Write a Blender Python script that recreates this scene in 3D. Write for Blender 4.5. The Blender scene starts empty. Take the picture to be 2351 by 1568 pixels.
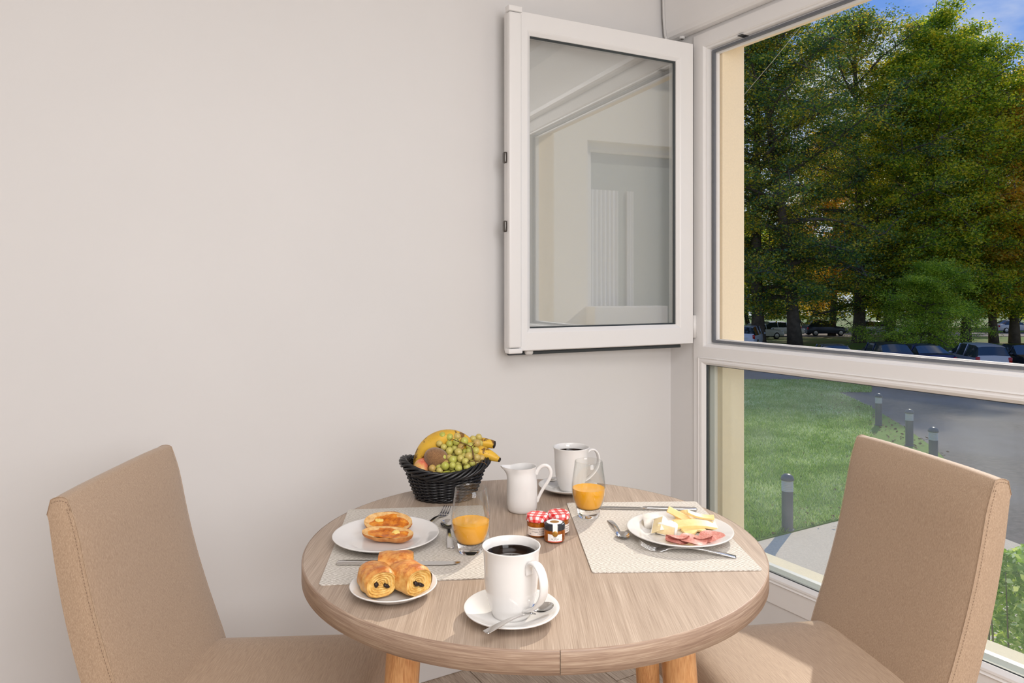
import bpy, bmesh, math, random
import numpy as np
from mathutils import Vector, Matrix, noise as mnoise

PI = math.pi
R = math.radians
S = bpy.context.scene
COL = S.collection
random.seed(7)

# ---------------------------------------------------------------- camera, light, exposure
TH = R(30.5)
CAM = Vector((-1.889, -2.029, 1.202))
cam_d = bpy.data.cameras.new('camera')
cam = bpy.data.objects.new('camera', cam_d)
COL.objects.link(cam)
cam.location = CAM
cam.rotation_euler = (PI / 2, 0, -TH)
cam_d.sensor_width = 36.0
cam_d.lens = 1650.0 / 2351.0 * 36.0
cam_d.shift_y = -(784.0 - 659.0) / 2351.0
cam_d.clip_start = 0.02
cam_d.clip_end = 600
S.camera = cam

S.view_settings.view_transform = 'Standard'
S.view_settings.look = 'None'
S.view_settings.gamma = 1
S.view_settings.exposure = 0.0
S.view_settings.use_curve_mapping = False

SUN_AZ = R(33)      # to the right of the view direction
SUN_EL = R(33)
RIGHT = Vector((math.cos(TH), -math.sin(TH), 0))
FWD = Vector((math.sin(TH), math.cos(TH), 0))
sun_dir = (RIGHT * math.sin(SUN_AZ) + FWD * math.cos(SUN_AZ)) * math.cos(SUN_EL) + Vector((0, 0, math.sin(SUN_EL)))
ld = bpy.data.lights.new('sun', 'SUN')
ld.energy = 2.7
ld.angle = R(0.7)
ld.color = (1.0, 0.91, 0.78)
sun = bpy.data.objects.new('sun', ld)
COL.objects.link(sun)
sun.rotation_euler = sun_dir.to_track_quat('Z', 'Y').to_euler()
sun.location = sun_dir * 60

w = bpy.data.worlds.new('sky')
S.world = w
w.use_nodes = True
nt = w.node_tree
nt.nodes.clear()
tc = nt.nodes.new('ShaderNodeTexCoord')
sep = nt.nodes.new('ShaderNodeSeparateXYZ')
nt.links.new(tc.outputs['Generated'], sep.inputs[0])
rmp = nt.nodes.new('ShaderNodeValToRGB')
nt.links.new(sep.outputs['Z'], rmp.inputs['Fac'])
e = rmp.color_ramp.elements
e[0].position = 0.0; e[0].color = (0.80, 0.90, 1.0, 1)
e[1].position = 0.6; e[1].color = (0.14, 0.32, 0.85, 1)
k = e.new(0.30); k.color = (0.20, 0.40, 0.92, 1)
ns = nt.nodes.new('ShaderNodeTexNoise')
ns.inputs['Scale'].default_value = 4.5
ns.inputs['Detail'].default_value = 7
mp = nt.nodes.new('ShaderNodeMapping')
mp.inputs['Scale'].default_value = (1, 1, 2.6)
nt.links.new(tc.outputs['Generated'], mp.inputs[0])
nt.links.new(mp.outputs[0], ns.inputs['Vector'])
cr = nt.nodes.new('ShaderNodeValToRGB')
cr.color_ramp.elements[0].position = 0.5
cr.color_ramp.elements[1].position = 0.72
nt.links.new(ns.outputs['Fac'], cr.inputs['Fac'])
mx = nt.nodes.new('ShaderNodeMixRGB')
mx.inputs['Color2'].default_value = (0.95, 0.97, 1.0, 1)
nt.links.new(cr.outputs['Color'], mx.inputs['Fac'])
nt.links.new(rmp.outputs['Color'], mx.inputs['Color1'])
bg = nt.nodes.new('ShaderNodeBackground')
bg.inputs['Strength'].default_value = 0.85
nt.links.new(mx.outputs['Color'], bg.inputs['Color'])
wo = nt.nodes.new('ShaderNodeOutputWorld')
nt.links.new(bg.outputs[0], wo.inputs[0])


def area(name, loc, target, size, power, color, size_y=None):
    d = bpy.data.lights.new(name, 'AREA')
    d.shape = 'RECTANGLE'
    d.size = size
    d.size_y = size_y or size
    d.energy = power
    d.color = color
    o = bpy.data.objects.new(name, d)
    COL.objects.link(o)
    o.location = loc
    o.rotation_euler = (Vector(loc) - Vector(target)).to_track_quat('Z', 'Y').to_euler()
    return o


# unseen fill lights added to brighten the room, behind and beside the camera
area('overhead_fill', (-1.8, -2.6, 2.42), (-1.8, -2.6, 0), 1.8, 34, (0.985, 0.985, 1.0), 1.4)
area('camera_side_fill', (-1.5, -3.6, 1.7), (-1.0, -0.2, 1.35), 1.2, 31, (1.0, 0.985, 1.0), 1.1)

# ---------------------------------------------------------------- helpers


def link(o, parent=None):
    COL.objects.link(o)
    if parent is not None:
        o.parent = parent
    return o


def tag(o, label=None, cat=None, group=None, kind=None):
    if label: o['label'] = label
    if cat: o['category'] = cat
    if group: o['group'] = group
    if kind: o['kind'] = kind
    return o


def thing(name, label, cat, loc=(0, 0, 0), rz=0.0, group=None, rot=None):
    o = bpy.data.objects.new(name, None)
    o.empty_display_size = 0.05
    link(o)
    o.location = loc
    o.rotation_euler = rot if rot else (0, 0, rz)
    return tag(o, label, cat, group)


def obj(name, me, mat=None, parent=None, smooth=True, loc=None, rot=None, scale=None):
    o = bpy.data.objects.new(name, me)
    if mat is not None and len(me.materials) == 0:
        me.materials.append(mat)
    if smooth:
        me.polygons.foreach_set('use_smooth', [True] * len(me.polygons))
    else:
        me.polygons.foreach_set('use_smooth', [False] * len(me.polygons))
    link(o, parent)
    if loc is not None: o.location = loc
    if rot is not None: o.rotation_euler = rot
    if scale is not None: o.scale = scale
    return o


def copy_tree(o, parent=None):
    c = o.copy()
    COL.objects.link(c)
    c.parent = parent
    for ch in [x for x in o.children]:
        copy_tree(ch, c)
    return c


class MB:
    """collects geometry for ONE mesh"""
    def __init__(self):
        self.v = []; self.f = []; self.uv = {}

    def add(self, verts, faces):
        b = len(self.v)
        self.v.extend([tuple(p) for p in verts])
        self.f.extend([tuple(i + b for i in f) for f in faces])
        return self

    def box(self, x0, x1, y0, y1, z0, z1):
        v = [(x, y, z) for z in (z0, z1) for y in (y0, y1) for x in (x0, x1)]
        f = [(0, 2, 3, 1), (4, 5, 7, 6), (0, 1, 5, 4), (2, 6, 7, 3), (0, 4, 6, 2), (1, 3, 7, 5)]
        return self.add(v, f)

    def lathe(self, prof, n=48, sx=1, sy=1, cx=0, cy=0):
        v = []; f = []; rings = []
        for (r, z) in prof:
            if r < 1e-6:
                rings.append([len(v)]); v.append((cx, cy, z))
            else:
                rings.append(list(range(len(v), len(v) + n)))
                for i in range(n):
                    a = 2 * PI * i / n
                    v.append((cx + r * sx * math.cos(a), cy + r * sy * math.sin(a), z))
        for a, b in zip(rings[:-1], rings[1:]):
            if len(a) == 1 and len(b) == 1: continue
            for i in range(n):
                j = (i + 1) % n
                if len(a) == 1: f.append((a[0], b[j], b[i])[::-1])
                elif len(b) == 1: f.append((a[i], a[j], b[0]))
                else: f.append((a[i], a[j], b[j], b[i]))
        return self.add(v, f)

    def tube(self, pts, rad, n=8, closed=False, flat=1.0, caps=True, up=None):
        pts = [Vector(p) for p in pts]
        m = len(pts)
        if not hasattr(rad, '__len__'): rad = [rad] * m
        v = []; f = []
        prev = None
        for i, p in enumerate(pts):
            if closed: t = pts[(i + 1) % m] - pts[i - 1]
            else: t = pts[min(i + 1, m - 1)] - pts[max(i - 1, 0)]
            t.normalize()
            if prev is None:
                u = Vector(up) if up is not None else (Vector((0, 0, 1)) if abs(t.z) < .9 else Vector((1, 0, 0)))
            else: u = prev
            if up is not None: u = Vector(up)
            nrm = (u - t * u.dot(t))
            if nrm.length < 1e-6: nrm = t.orthogonal()
            nrm.normalize()
            prev = nrm
            bn = t.cross(nrm)
            for k in range(n):
                a = 2 * PI * k / n
                v.append(p + nrm * (math.cos(a) * rad[i] * flat) + bn * (math.sin(a) * rad[i]))
        cnt = m if closed else m - 1
        for i in range(cnt):
            for k in range(n):
                a = i * n + k; b = i * n + (k + 1) % n
                c = ((i + 1) % m) * n + (k + 1) % n; d = ((i + 1) % m) * n + k
                f.append((a, b, c, d))
        if not closed and caps:
            f.append(tuple(range(n))[::-1])
            f.append(tuple((m - 1) * n + k for k in range(n)))
        return self.add(v, f)

    def grid(self, fn, nu, nv, wrap_u=False):
        v = []; f = []
        for j in range(nv + 1):
            for i in range(nu + (0 if wrap_u else 1)):
                v.append(fn(i / nu, j / nv))
        W = nu if wrap_u else nu + 1
        for j in range(nv):
            for i in range(nu):
                a = j * W + i; b = j * W + (i + 1) % W
                f.append((a, b, b + W, a + W))
        return self.add(v, f)

    def mesh(self, name='m', weld=False, fix=True):
        me = bpy.data.meshes.new(name)
        me.from_pydata(self.v, [], self.f)
        if weld or fix:
            bm = bmesh.new(); bm.from_mesh(me)
            if weld: bmesh.ops.remove_doubles(bm, verts=bm.verts, dist=1e-5)
            if fix: bmesh.ops.recalc_face_normals(bm, faces=bm.faces)
            bm.to_mesh(me); bm.free()
        me.update()
        return me

    def bevel(self, w_=.003, seg=2, name='m', angle=30):
        me = self.mesh(name, weld=False)
        bm = bmesh.new(); bm.from_mesh(me)
        es = [e for e in bm.edges if len(e.link_faces) == 2 and e.calc_face_angle(0) > R(angle)]
        bmesh.ops.bevel(bm, geom=es, offset=w_, segments=seg, affect='EDGES', profile=.6, clamp_overlap=True)
        bm.to_mesh(me); bm.free(); me.update()
        return me


def bx(x0, x1, y0, y1, z0, z1): return MB().box(x0, x1, y0, y1, z0, z1)


def auto_smooth(me, ang=35):
    """sharp edges by angle so that smooth shading keeps creases"""
    bm = bmesh.new(); bm.from_mesh(me)
    for e_ in bm.edges:
        if len(e_.link_faces) == 2 and e_.calc_face_angle(0) > R(ang): e_.smooth = False
    bm.to_mesh(me); bm.free()
    return me


def quick_mesh(name, V, F):
    """numpy verts (n,3), faces (m,k)"""
    me = bpy.data.meshes.new(name)
    V = np.asarray(V, dtype=np.float32); F = np.asarray(F, dtype=np.int32)
    k = F.shape[1]
    me.vertices.add(len(V)); me.vertices.foreach_set('co', V.ravel())
    me.loops.add(F.size); me.loops.foreach_set('vertex_index', F.ravel())
    me.polygons.add(len(F)); me.polygons.foreach_set('loop_start', np.arange(0, F.size, k, dtype=np.int32))
    me.update(calc_edges=True)
    return me


def displace(me, scale, amp, seed=0):
    off = Vector((seed * 3.1, seed * 1.7, seed * 5.3))
    me.update()
    ns_ = [v.normal.copy() for v in me.vertices]
    for v, n_ in zip(me.vertices, ns_):
        v.co = v.co + n_ * (amp * mnoise.noise(v.co * scale + off))
    me.update()
    return me


# ---------------------------------------------------------------- materials


class NT:
    def __init__(self, name):
        self.m = bpy.data.materials.new(name)
        self.m.use_nodes = True
        self.t = self.m.node_tree
        self.b = self.t.nodes['Principled BSDF']
        self.out = self.t.nodes['Material Output']

    def n(self, typ, **kw):
        x = self.t.nodes.new(typ)
        for k_, v_ in kw.items(): setattr(x, k_, v_)
        return x

    def l(self, a, b): self.t.links.new(a, b)

    def coords(self, scale=(1, 1, 1), kind='Object', rot=(0, 0, 0)):
        c_ = self.n('ShaderNodeTexCoord'); m_ = self.n('ShaderNodeMapping')
        m_.inputs['Scale'].default_value = scale
        m_.inputs['Rotation'].default_value = rot
        self.l(c_.outputs[kind], m_.inputs[0])
        return m_.outputs[0]

    def noise(self, vec, scale, detail=4, rough=.55):
        x = self.n('ShaderNodeTexNoise')
        x.inputs['Scale'].default_value = scale
        x.inputs['Detail'].default_value = detail
        x.inputs['Roughness'].default_value = rough
        self.l(vec, x.inputs['Vector'])
        return x.outputs['Fac']

    def ramp(self, fac, stops):
        x = self.n('ShaderNodeValToRGB')
        el = x.color_ramp.elements
        el[0].position, el[0].color = stops[0][0], (*stops[0][1], 1)
        el[1].position, el[1].color = stops[-1][0], (*stops[-1][1], 1)
        for p_, c_ in stops[1:-1]:
            q = el.new(p_); q.color = (*c_, 1)
        self.l(fac, x.inputs['Fac'])
        return x.outputs['Color']

    def math(self, op, a, b=None, c=None):
        x = self.n('ShaderNodeMath', operation=op)
        for i, q in enumerate((a, b, c)):
            if q is None: continue
            if isinstance(q, (int, float)): x.inputs[i].default_value = q
            else: self.l(q, x.inputs[i])
        return x.outputs[0]

    def mixc(self, fac, a, b, typ='MIX'):
        x = self.n('ShaderNodeMixRGB', blend_type=typ)
        for i, q in enumerate((fac, a, b)):
            if isinstance(q, (int, float)): x.inputs[i].default_value = q
            elif isinstance(q, tuple): x.inputs[i].default_value = (*q, 1)
            else: self.l(q, x.inputs[i])
        return x.outputs[0]

    def base(self, col):
        if isinstance(col, tuple): self.b.inputs['Base Color'].default_value = (*col, 1)
        else: self.l(col, self.b.inputs['Base Color'])
        return self

    def bump(self, h, strength=.2, dist=.002):
        x = self.n('ShaderNodeBump')
        x.inputs['Strength'].default_value = strength
        x.inputs['Distance'].default_value = dist
        self.l(h, x.inputs['Height'])
        self.l(x.outputs[0], self.b.inputs['Normal'])
        return self

    def set(self, **kw):
        names = dict(rough='Roughness', metal='Metallic', spec='Specular IOR Level', trans='Transmission Weight', ior='IOR',
                     coat='Coat Weight', sheen='Sheen Weight', sub='Subsurface Weight', alpha='Alpha')
        for k_, v_ in kw.items(): self.b.inputs[names[k_]].default_value = v_
        return self


def srgb(r, g, b):
    def f(c):
        c /= 255
        return c / 12.92 if c <= .04045 else ((c + .055) / 1.055) ** 2.4
    return (f(r), f(g), f(b))


def plain(name, col, rough=.5, metal=0, var=0.0, vs=20, bump=0, spec=.5):
    m = NT(name)
    vec = m.coords()
    nz = m.noise(vec, vs)
    if var:
        c2 = tuple(max(0, c_ * (1 - var)) for c_ in col)
        m.base(m.ramp(nz, [(.3, c2), (.7, col)]))
    else: m.base(col)
    if bump: m.bump(m.noise(vec, vs * 6), bump, .001)
    m.set(rough=rough, metal=metal, spec=spec)
    return m.m


M = {}
M['wall'] = plain('white_wall_paint', (.80, .785, .772), .75, var=.02, vs=3, bump=.03, spec=.2)
M['ceiling'] = plain('ceiling_paint', (.82, .80, .78), .8, var=.01)
M['pvc'] = plain('white_pvc', (.90, .885, .87), .32, var=.01, vs=5)
M['gasket'] = plain('grey_rubber_gasket', (.16, .17, .19), .45, var=.1)
M['dgasket'] = plain('dark_rubber_gasket', (.045, .055, .06), .45, var=.1)
M['steel'] = plain('brushed_steel', (.62, .62, .62), .25, 1, var=.05)
M['strike'] = plain('dark_metal', (.18, .17, .16), .3, 1, var=.2, vs=80)
M['render'] = plain('cream_facade_render', srgb(254, 236, 204), .9, var=.05, vs=160, bump=.3, spec=.1)
M['wingr'] = plain('sunlit_cream_render', (.95, .91, .83), .9, var=.03, vs=60, bump=.1, spec=.1)  # paler than the facade: strong sunlight put into the colour
M['sillm'] = plain('pale_stone_sill', srgb(246, 232, 205), .8, var=.05, vs=60, bump=.2)
M['china'] = plain('white_china_glaze', (.82, .80, .775), .07, var=.01, vs=8, spec=.55)
M['cutlery'] = plain('polished_steel', (.68, .67, .66), .12, 1, var=.06, vs=30)
M['coffee'] = plain('black_coffee', (.018, .008, .004), .03, var=.2, spec=.6)
M['black'] = plain('black_resin_wicker', (.012, .012, .014), .28, var=.3, vs=40)


def glass_thin(name, tint=(.9, .95, .92), ior=1.9, film=0.0, film_scale=6):
    m = NT(name)
    tr = m.n('ShaderNodeBsdfTransparent'); tr.inputs[0].default_value = (*tint, 1)
    gl = m.n('ShaderNodeBsdfGlossy'); gl.inputs['Roughness'].default_value = .0
    lw = m.n('ShaderNodeLayerWeight'); lw.inputs['Blend'].default_value = .5
    f0 = ((ior - 1) / (ior + 1)) ** 2
    sch = m.math('MULTIPLY_ADD', m.math('POWER', lw.outputs['Facing'], 5), 1 - f0, f0)
    mix = m.n('ShaderNodeMixShader')
    m.l(sch, mix.inputs[0]); m.l(tr.outputs[0], mix.inputs[1]); m.l(gl.outputs[0], mix.inputs[2])
    last = mix
    if film:
        vec = m.coords()
        f1 = m.noise(vec, film_scale, 3)
        f2 = m.noise(vec, 260, 2)
        fac = m.math('MULTIPLY', m.math('ADD', m.math('MULTIPLY', f1, f1), m.math('MULTIPLY', f2, .35)), film)
        df = m.n('ShaderNodeBsdfTranslucent'); df.inputs[0].default_value = (.8, .85, .85, 1)
        dd = m.n('ShaderNodeBsdfDiffuse'); dd.inputs[0].default_value = (.8, .85, .85, 1)
        ad = m.n('ShaderNodeMixShader'); ad.inputs[0].default_value = .4
        m.l(df.outputs[0], ad.inputs[1]); m.l(dd.outputs[0], ad.inputs[2])
        m2 = m.n('ShaderNodeMixShader')
        m.l(fac, m2.inputs[0]); m.l(mix.outputs[0], m2.inputs[1]); m.l(ad.outputs[0], m2.inputs[2])
        last = m2
    m.l(last.outputs[0], m.out.inputs[0])
    return m.m


M['pane'] = glass_thin('window_pane', (.985, .995, .985), 2.7)
M['pane_low'] = glass_thin('dusty_window_pane', (.93, .95, .93), 1.3, film=.13)
M['tumbler'] = glass_thin('clear_tumbler_glass', (.965, .97, .965), 1.55)
M['carglass'] = plain('dark_car_glass', (.02, .03, .04), .05, var=.3, vs=1, spec=.8)
_g = NT('solid_glass'); _g.base((1, 1, 1)); _g.set(rough=0, trans=1, ior=1.45); M['solid'] = _g.m


def leaf_mat(name, stops, scale=.35, trans=.5, tcol=None):
    m = NT(name)
    vec = m.coords()
    info = m.n('ShaderNodeObjectInfo')
    geo = m.n('ShaderNodeNewGeometry')
    n1 = m.noise(vec, scale, 3)
    f = m.math('ADD', m.math('MULTIPLY', geo.outputs['Random Per Island'], .35), m.math('MULTIPLY', n1, .65))
    col = m.ramp(f, stops)
    col = m.mixc(.25, col, col)
    df = m.n('ShaderNodeBsdfPrincipled'); df.inputs['Roughness'].default_value = .45
    m.l(col, df.inputs['Base Color'])
    tr = m.n('ShaderNodeBsdfTranslucent')
    tcx = m.mixc(1.0, col, tcol or (1.9, 1.75, .6), 'MULTIPLY')
    m.l(tcx, tr.inputs[0])
    mix = m.n('ShaderNodeMixShader'); mix.inputs[0].default_value = trans
    m.l(df.outputs[0], mix.inputs[1]); m.l(tr.outputs[0], mix.inputs[2])
    m.l(mix.outputs[0], m.out.inputs[0])
    return m.m


M['leaf_oak'] = leaf_mat('dark_oak_leaves', [(.2, (.040, .095, .075)), (.44, (.075, .16, .085)), (.55, (.28, .36, .05)), (.68, (.72, .50, .06))])  # golden stops imitate backlit sparkle among the leaves
M['leaf_lime'] = leaf_mat('light_green_leaves', [(.2, (.06, .14, .025)), (.43, (.15, .26, .035)), (.54, (.48, .54, .05)), (.68, (.80, .62, .06))])  # yellow stops carry painted backlight
M['leaf_beech'] = leaf_mat('sunlit_beech_leaves', [(.2, (.08, .17, .02)), (.45, (.20, .32, .035)), (.6, (.55, .62, .10))], .6, .5)  # sun on the low branches painted in as brighter leaf colours
M['leaf_autumn'] = leaf_mat('autumn_leaves', [(.2, (.14, .22, .03)), (.40, (.42, .38, .05)), (.55, (.72, .46, .06)), (.72, (.80, .38, .05))])
M['leaf_hedge'] = leaf_mat('glossy_hedge_leaves', [(.2, (.11, .24, .02)), (.45, (.26, .46, .05)), (.68, (.85, .92, .6))], 2.0, .35)
M['grassblade'] = leaf_mat('grass_blades', [(.2, (.17, .33, .05)), (.5, (.36, .54, .09)), (.72, (.85, .90, .55))], .8, .3, (1.3, 1.3, .8))
M['bark'] = plain('rough_bark', (.16, .12, .09), .95, var=.55, vs=2.5, bump=.5)
M['litter'] = plain('fallen_leaves', (.30, .15, .06), .8, var=.5, vs=9)


def fabric():
    m = NT('beige_melange_fabric')
    v = m.coords((260, 260, 9), 'UV')
    n1 = m.noise(v, 1.0, 3, .6)
    v2 = m.coords((1, 1, 1), 'UV')
    fine = m.noise(v2, 1500, 1)
    fac = m.math('ADD', m.math('MULTIPLY', n1, .7), m.math('MULTIPLY', fine, .3))
    m.base(m.ramp(fac, [(.32, srgb(138, 111, 90)), (.52, srgb(168, 139, 114)), (.70, srgb(192, 166, 140))]))
    m.bump(fac, .35, .0006)
    m.set(rough=.62, sheen=.25, spec=.35)
    return m.m


def fabric2(name, stretch):
    m = NT(name)
    v = m.coords(stretch)
    n1 = m.noise(v, 1.0, 3, .6)
    fine = m.noise(m.coords(), 1400, 1)
    fac = m.math('ADD', m.math('MULTIPLY', n1, .72), m.math('MULTIPLY', fine, .28))
    m.base(m.ramp(fac, [(.26, srgb(154, 129, 106)), (.50, srgb(181, 154, 128)), (.74, srgb(206, 181, 155))]))
    m.bump(fac, .4, .0006)
    m.set(rough=.6, sheen=.2, spec=.35)
    return m.m


M['fab_back'] = fabric2('beige_fabric_vertical_weave', (900, 900, 34))
M['fab_seat'] = fabric2('beige_fabric_cross_weave', (900, 30, 900))
M['fab_side'] = fabric2('beige_fabric_side_panel', (1000, 1000, 260))


def wood(name, stretch, stops, fine=(900, 30, 900), bump=.25, rough=.45):
    m = NT(name)
    v = m.coords(stretch)
    wob = m.noise(v, 1.0, 6, .62)
    f2 = m.noise(m.coords(fine), 1.0, 2, .5)
    fac = m.math('ADD', m.math('MULTIPLY', wob, .45), m.math('MULTIPLY', f2, .55))
    m.base(m.ramp(fac, stops))
    m.bump(f2, bump, .0004)
    m.set(rough=rough, spec=.4)
    return m.m


OAK = [(.30, srgb(146, 125, 108)), (.45, srgb(168, 148, 130)), (.56, srgb(181, 161, 143)), (.72, srgb(206, 188, 170))]
M['oak_top'] = wood('grey_oak_laminate', (80, 1.8, 45), OAK, fine=(760, 11, 520))
M['oak_edge'] = wood('grey_oak_edge_band', (4, 4, 160), [(.36, srgb(138, 112, 94)), (.5, srgb(168, 142, 122)), (.64, srgb(196, 174, 152))], fine=(20, 20, 900))
M['oak_floor'] = wood('pale_oak_plank', (30, 3, 30), [(.35, srgb(160, 138, 118)), (.5, srgb(190, 170, 150)), (.66, srgb(222, 206, 186))], fine=(260, 16, 260))
M['beech'] = wood('varnished_beech', (60, 60, 6), [(.35, srgb(190, 130, 80)), (.5, srgb(214, 158, 104)), (.66, srgb(228, 178, 124))], fine=(600, 600, 60), bump=.05, rough=.35)


def placemat_mat():
    m = NT('woven_diamond_vinyl')
    c_ = m.n('ShaderNodeTexCoord'); s_ = m.n('ShaderNodeSeparateXYZ'); m.l(c_.outputs['Object'], s_.inputs[0])
    P, Q = .058, .042
    def tri(o, per):   # triangle wave 0..1
        return m.math('MULTIPLY', m.math('PINGPONG', o, per / 2), 2 / per)
    d = m.math('ADD', tri(s_.outputs['X'], P), tri(s_.outputs['Y'], Q))
    st = m.math('PINGPONG', m.math('MULTIPLY', m.math('ADD', d, m.math('MULTIPLY', m.noise(m.coords(), 120, 2), .10)), 3.5), .5)
    weave = m.noise(m.coords((1, 1, 1)), 900, 1)
    fac = m.math('ADD', m.math('MULTIPLY', st, 1.0), m.math('MULTIPLY', weave, .9))
    m.base(m.ramp(fac, [(.40, srgb(176, 167, 155)), (.66, srgb(205, 198, 188)), (.98, srgb(232, 227, 219))]))
    m.bump(fac, .5, .0008)
    m.set(rough=.7, spec=.3)
    return m.m


M['mat'] = placemat_mat()


def speckle(name, col, c2, scale, rough=.85, bump=.4, big=.5, bigcol=None):
    m = NT(name)
    v = m.coords()
    f = m.noise(v, scale, 3, .7)
    col_ = m.ramp(f, [(.3, c2), (.65, col)])
    if bigcol:
        col_ = m.mixc(m.ramp(m.noise(v, big, 4), [(.45, (0, 0, 0)), (.62, (1, 1, 1))]), col_, bigcol)
    m.base(col_)
    m.bump(f, bump, .01)
    m.set(rough=rough, spec=.2)
    return m.m


M['asphalt'] = speckle('worn_asphalt', (.25, .205, .17), (.16, .135, .115), 8, bump=.15, big=.25, bigcol=(.25, .22, .20))
M['path'] = speckle('beige_concrete_path', (.95, .77, .56), (.78, .62, .44), 40, bump=.1)
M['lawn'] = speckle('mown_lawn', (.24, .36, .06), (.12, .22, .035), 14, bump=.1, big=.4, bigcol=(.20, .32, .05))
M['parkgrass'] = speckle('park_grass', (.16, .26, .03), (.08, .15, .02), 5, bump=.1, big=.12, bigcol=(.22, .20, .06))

# ---------------------------------------------------------------- room shell


def struct(name, me, mat, smooth=False, parent=None, label=None):
    o = obj(name, me, mat, parent, smooth)
    if parent is None: o['kind'] = 'structure'
    if label: o['label'] = label
    return o


XL, YF, ZC = -4.1, -3.9, 2.5
floor = struct('floor', bx(XL - .1, .0, YF - .1, .1, -.06, -.012).mesh(), plain('subfloor', (.25, .2, .16), .9))
# floor boards, laid parallel to the window wall
pm = []
for L_ in (1.2, .8):
    pm.append(bx(-.0895, .0895, -L_ / 2 + .001, L_ / 2 - .001, -.012, 0).bevel(.002, 1))
for i in range(23):
    y = YF + (.3 if i % 2 else 0)
    while y < 0:
        L_ = 1.2 if (y + 1.2 <= .02) else None
        if L_ is None: break
        o = obj('plank', pm[0], M['oak_floor'], floor, False, loc=(XL + .09 + i * .18, y + .6, 0))
        y += 1.2
    if y < 0 and i % 2 == 0 and 0 - y > .2:
        me = bx(-.0895, .0895, 0, -y, -.012, 0).mesh()
        obj('plank', me, M['oak_floor'], floor, False, loc=(XL + .09 + i * .18, y, 0))
    if i % 2:
        me = bx(-.0895, .0895, 0, .298, -.012, 0).mesh()
        obj('plank', me, M['oak_floor'], floor, False, loc=(XL + .09 + i * .18, YF, 0))
        if y < 0:
            me = bx(-.0895, .0895, 0, -y, -.012, 0).mesh()
            obj('plank', me, M['oak_floor'], floor, False, loc=(XL + .09 + i * .18, y, 0))

struct('ceiling', bx(XL - .1, .0, YF - .1, .1, ZC, ZC + .1).mesh(), M['ceiling'])
struct('wall_back', bx(XL - .1, .165, 0, .12, -.06, ZC).mesh(), M['wall'])
struct('wall_left', bx(XL - .1, XL, YF - .1, 0, 0, ZC).mesh(), M['wall'])
struct('wall_front', bx(XL, .0, YF - .1, YF, 0, ZC).mesh(), M['wall'])
WY0, WY1 = -.205, -1.64          # window recess
wr = MB()
wr.box(0, .055, -.124, 0, 0, ZC)
wr.box(0, .055, YF - .1, -1.68, 0, ZC)
wr.box(0, .055, -1.68, -.124, 0, .19)
wr.box(0, .055, -1.68, -.124, 2.104, ZC)
struct('wall_right', wr.mesh(), M['wall'])
struct('baseboard_back', bx(XL, 0, -.012, 0, 0, .07).bevel(.003, 1), M['pvc'])
struct('baseboard_right', bx(-.012, 0, YF, -.012, 0, .07).bevel(.003, 1), M['pvc'])

# the outer skin of the building, cream render, with the recess of the window
fac = MB()
A, B = .055, .165
fac.box(A, B, WY0, .12, -3.3, 5.2)
fac.box(A, B, -4.0, WY1, -3.3, 5.2)
fac.box(A, B, WY1, WY0, -3.3, .235)
fac.box(A, B, WY1, WY0, 2.075, 5.2)
me = fac.mesh()
struct('wall_facade', me, M['render'])
sill = MB()
sill.add([(A, WY0, .278), (B + .02, WY0, .258), (B + .02, WY1, .258), (A, WY1, .278),
          (A, WY0, .236), (B + .02, WY0, .236), (B + .02, WY1, .236), (A, WY1, .236)],
         [(0, 1, 2, 3), (4, 7, 6, 5), (0, 4, 5, 1), (1, 5, 6, 2), (2, 6, 7, 3), (3, 7, 4, 0)])
struct('trim_1', sill.mesh(), M['sillm'], label='pale outer window sill below the fixed pane')

# ---------------------------------------------------------------- window


def ring(rect, prof, mapf, name='m'):
    """sweep a closed (inset, depth) profile round a rectangle with mitred corners"""
    u0, u1, v0, v1 = rect
    mb = MB(); v = []; f = []
    n = len(prof)
    for (su, sv) in ((0, 0), (1, 0), (1, 1), (0, 1)):
        for (i, d) in prof:
            u = u0 + i if su == 0 else u1 - i
            vv = v0 + i if sv == 0 else v1 - i
            v.append(mapf(u, vv, d))
    for c_ in range(4):
        for k_ in range(n):
            a = c_ * n + k_; b = c_ * n + (k_ + 1) % n
            c2 = ((c_ + 1) % 4) * n + (k_ + 1) % n; d2 = ((c_ + 1) % 4) * n + k_
            f.append((a, b, c2, d2))
    mb.add(v, f)
    return mb


def winmap(u, v, d): return (d, -u, v)   # u measured away from the corner along the wall


win = bpy.data.objects.new('window_1', None)
link(win); win['kind'] = 'structure'
win['label'] = 'white window frame with its upper sash opened into the room over a fixed lower pane'
prof = [(0, -.006), (.045, -.006), (.049, -.002), (.049, .004), (.055, .006), (.055, .030), (.065, .032), (.065, .060), (0, .060)]
obj('upper_frame', ring((.125, 1.68, .945, 2.105), prof, winmap).mesh(), M['pvc'], win, False)
prof = [(.060, .024), (.0685, .024), (.0685, .034), (.060, .034)]
obj('frame_gasket', ring((.125, 1.68, .945, 2.105), prof, winmap).mesh(), M['gasket'], win, False)
prof = [(.066, .036), (.072, .038), (.072, .050), (.066, .052)]
obj('outer_frame_lip', ring((.125, 1.68, .945, 2.105), prof, winmap).mesh(), M['pvc'], win, False)
lf = MB()
lf.box(-.005, .06, -.15, -.125, .19, .945); lf.box(-.005, .06, -1.68, -1.655, .19, .945)
lf.box(-.005, .06, -1.655, -.15, .19, .262)
obj('lower_frame', lf.mesh(), M['pvc'], win, False)
prof = [(0, -.007), (.003, -.010), (.006, -.007), (.009, -.007), (.012, -.009), (.018, -.008), (.027, .004), (.027, .018), (0, .018)]
obj('glazing_bead', ring((.148, 1.657, .255, .953), prof, winmap).mesh(), M['pvc'], win, False)
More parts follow.
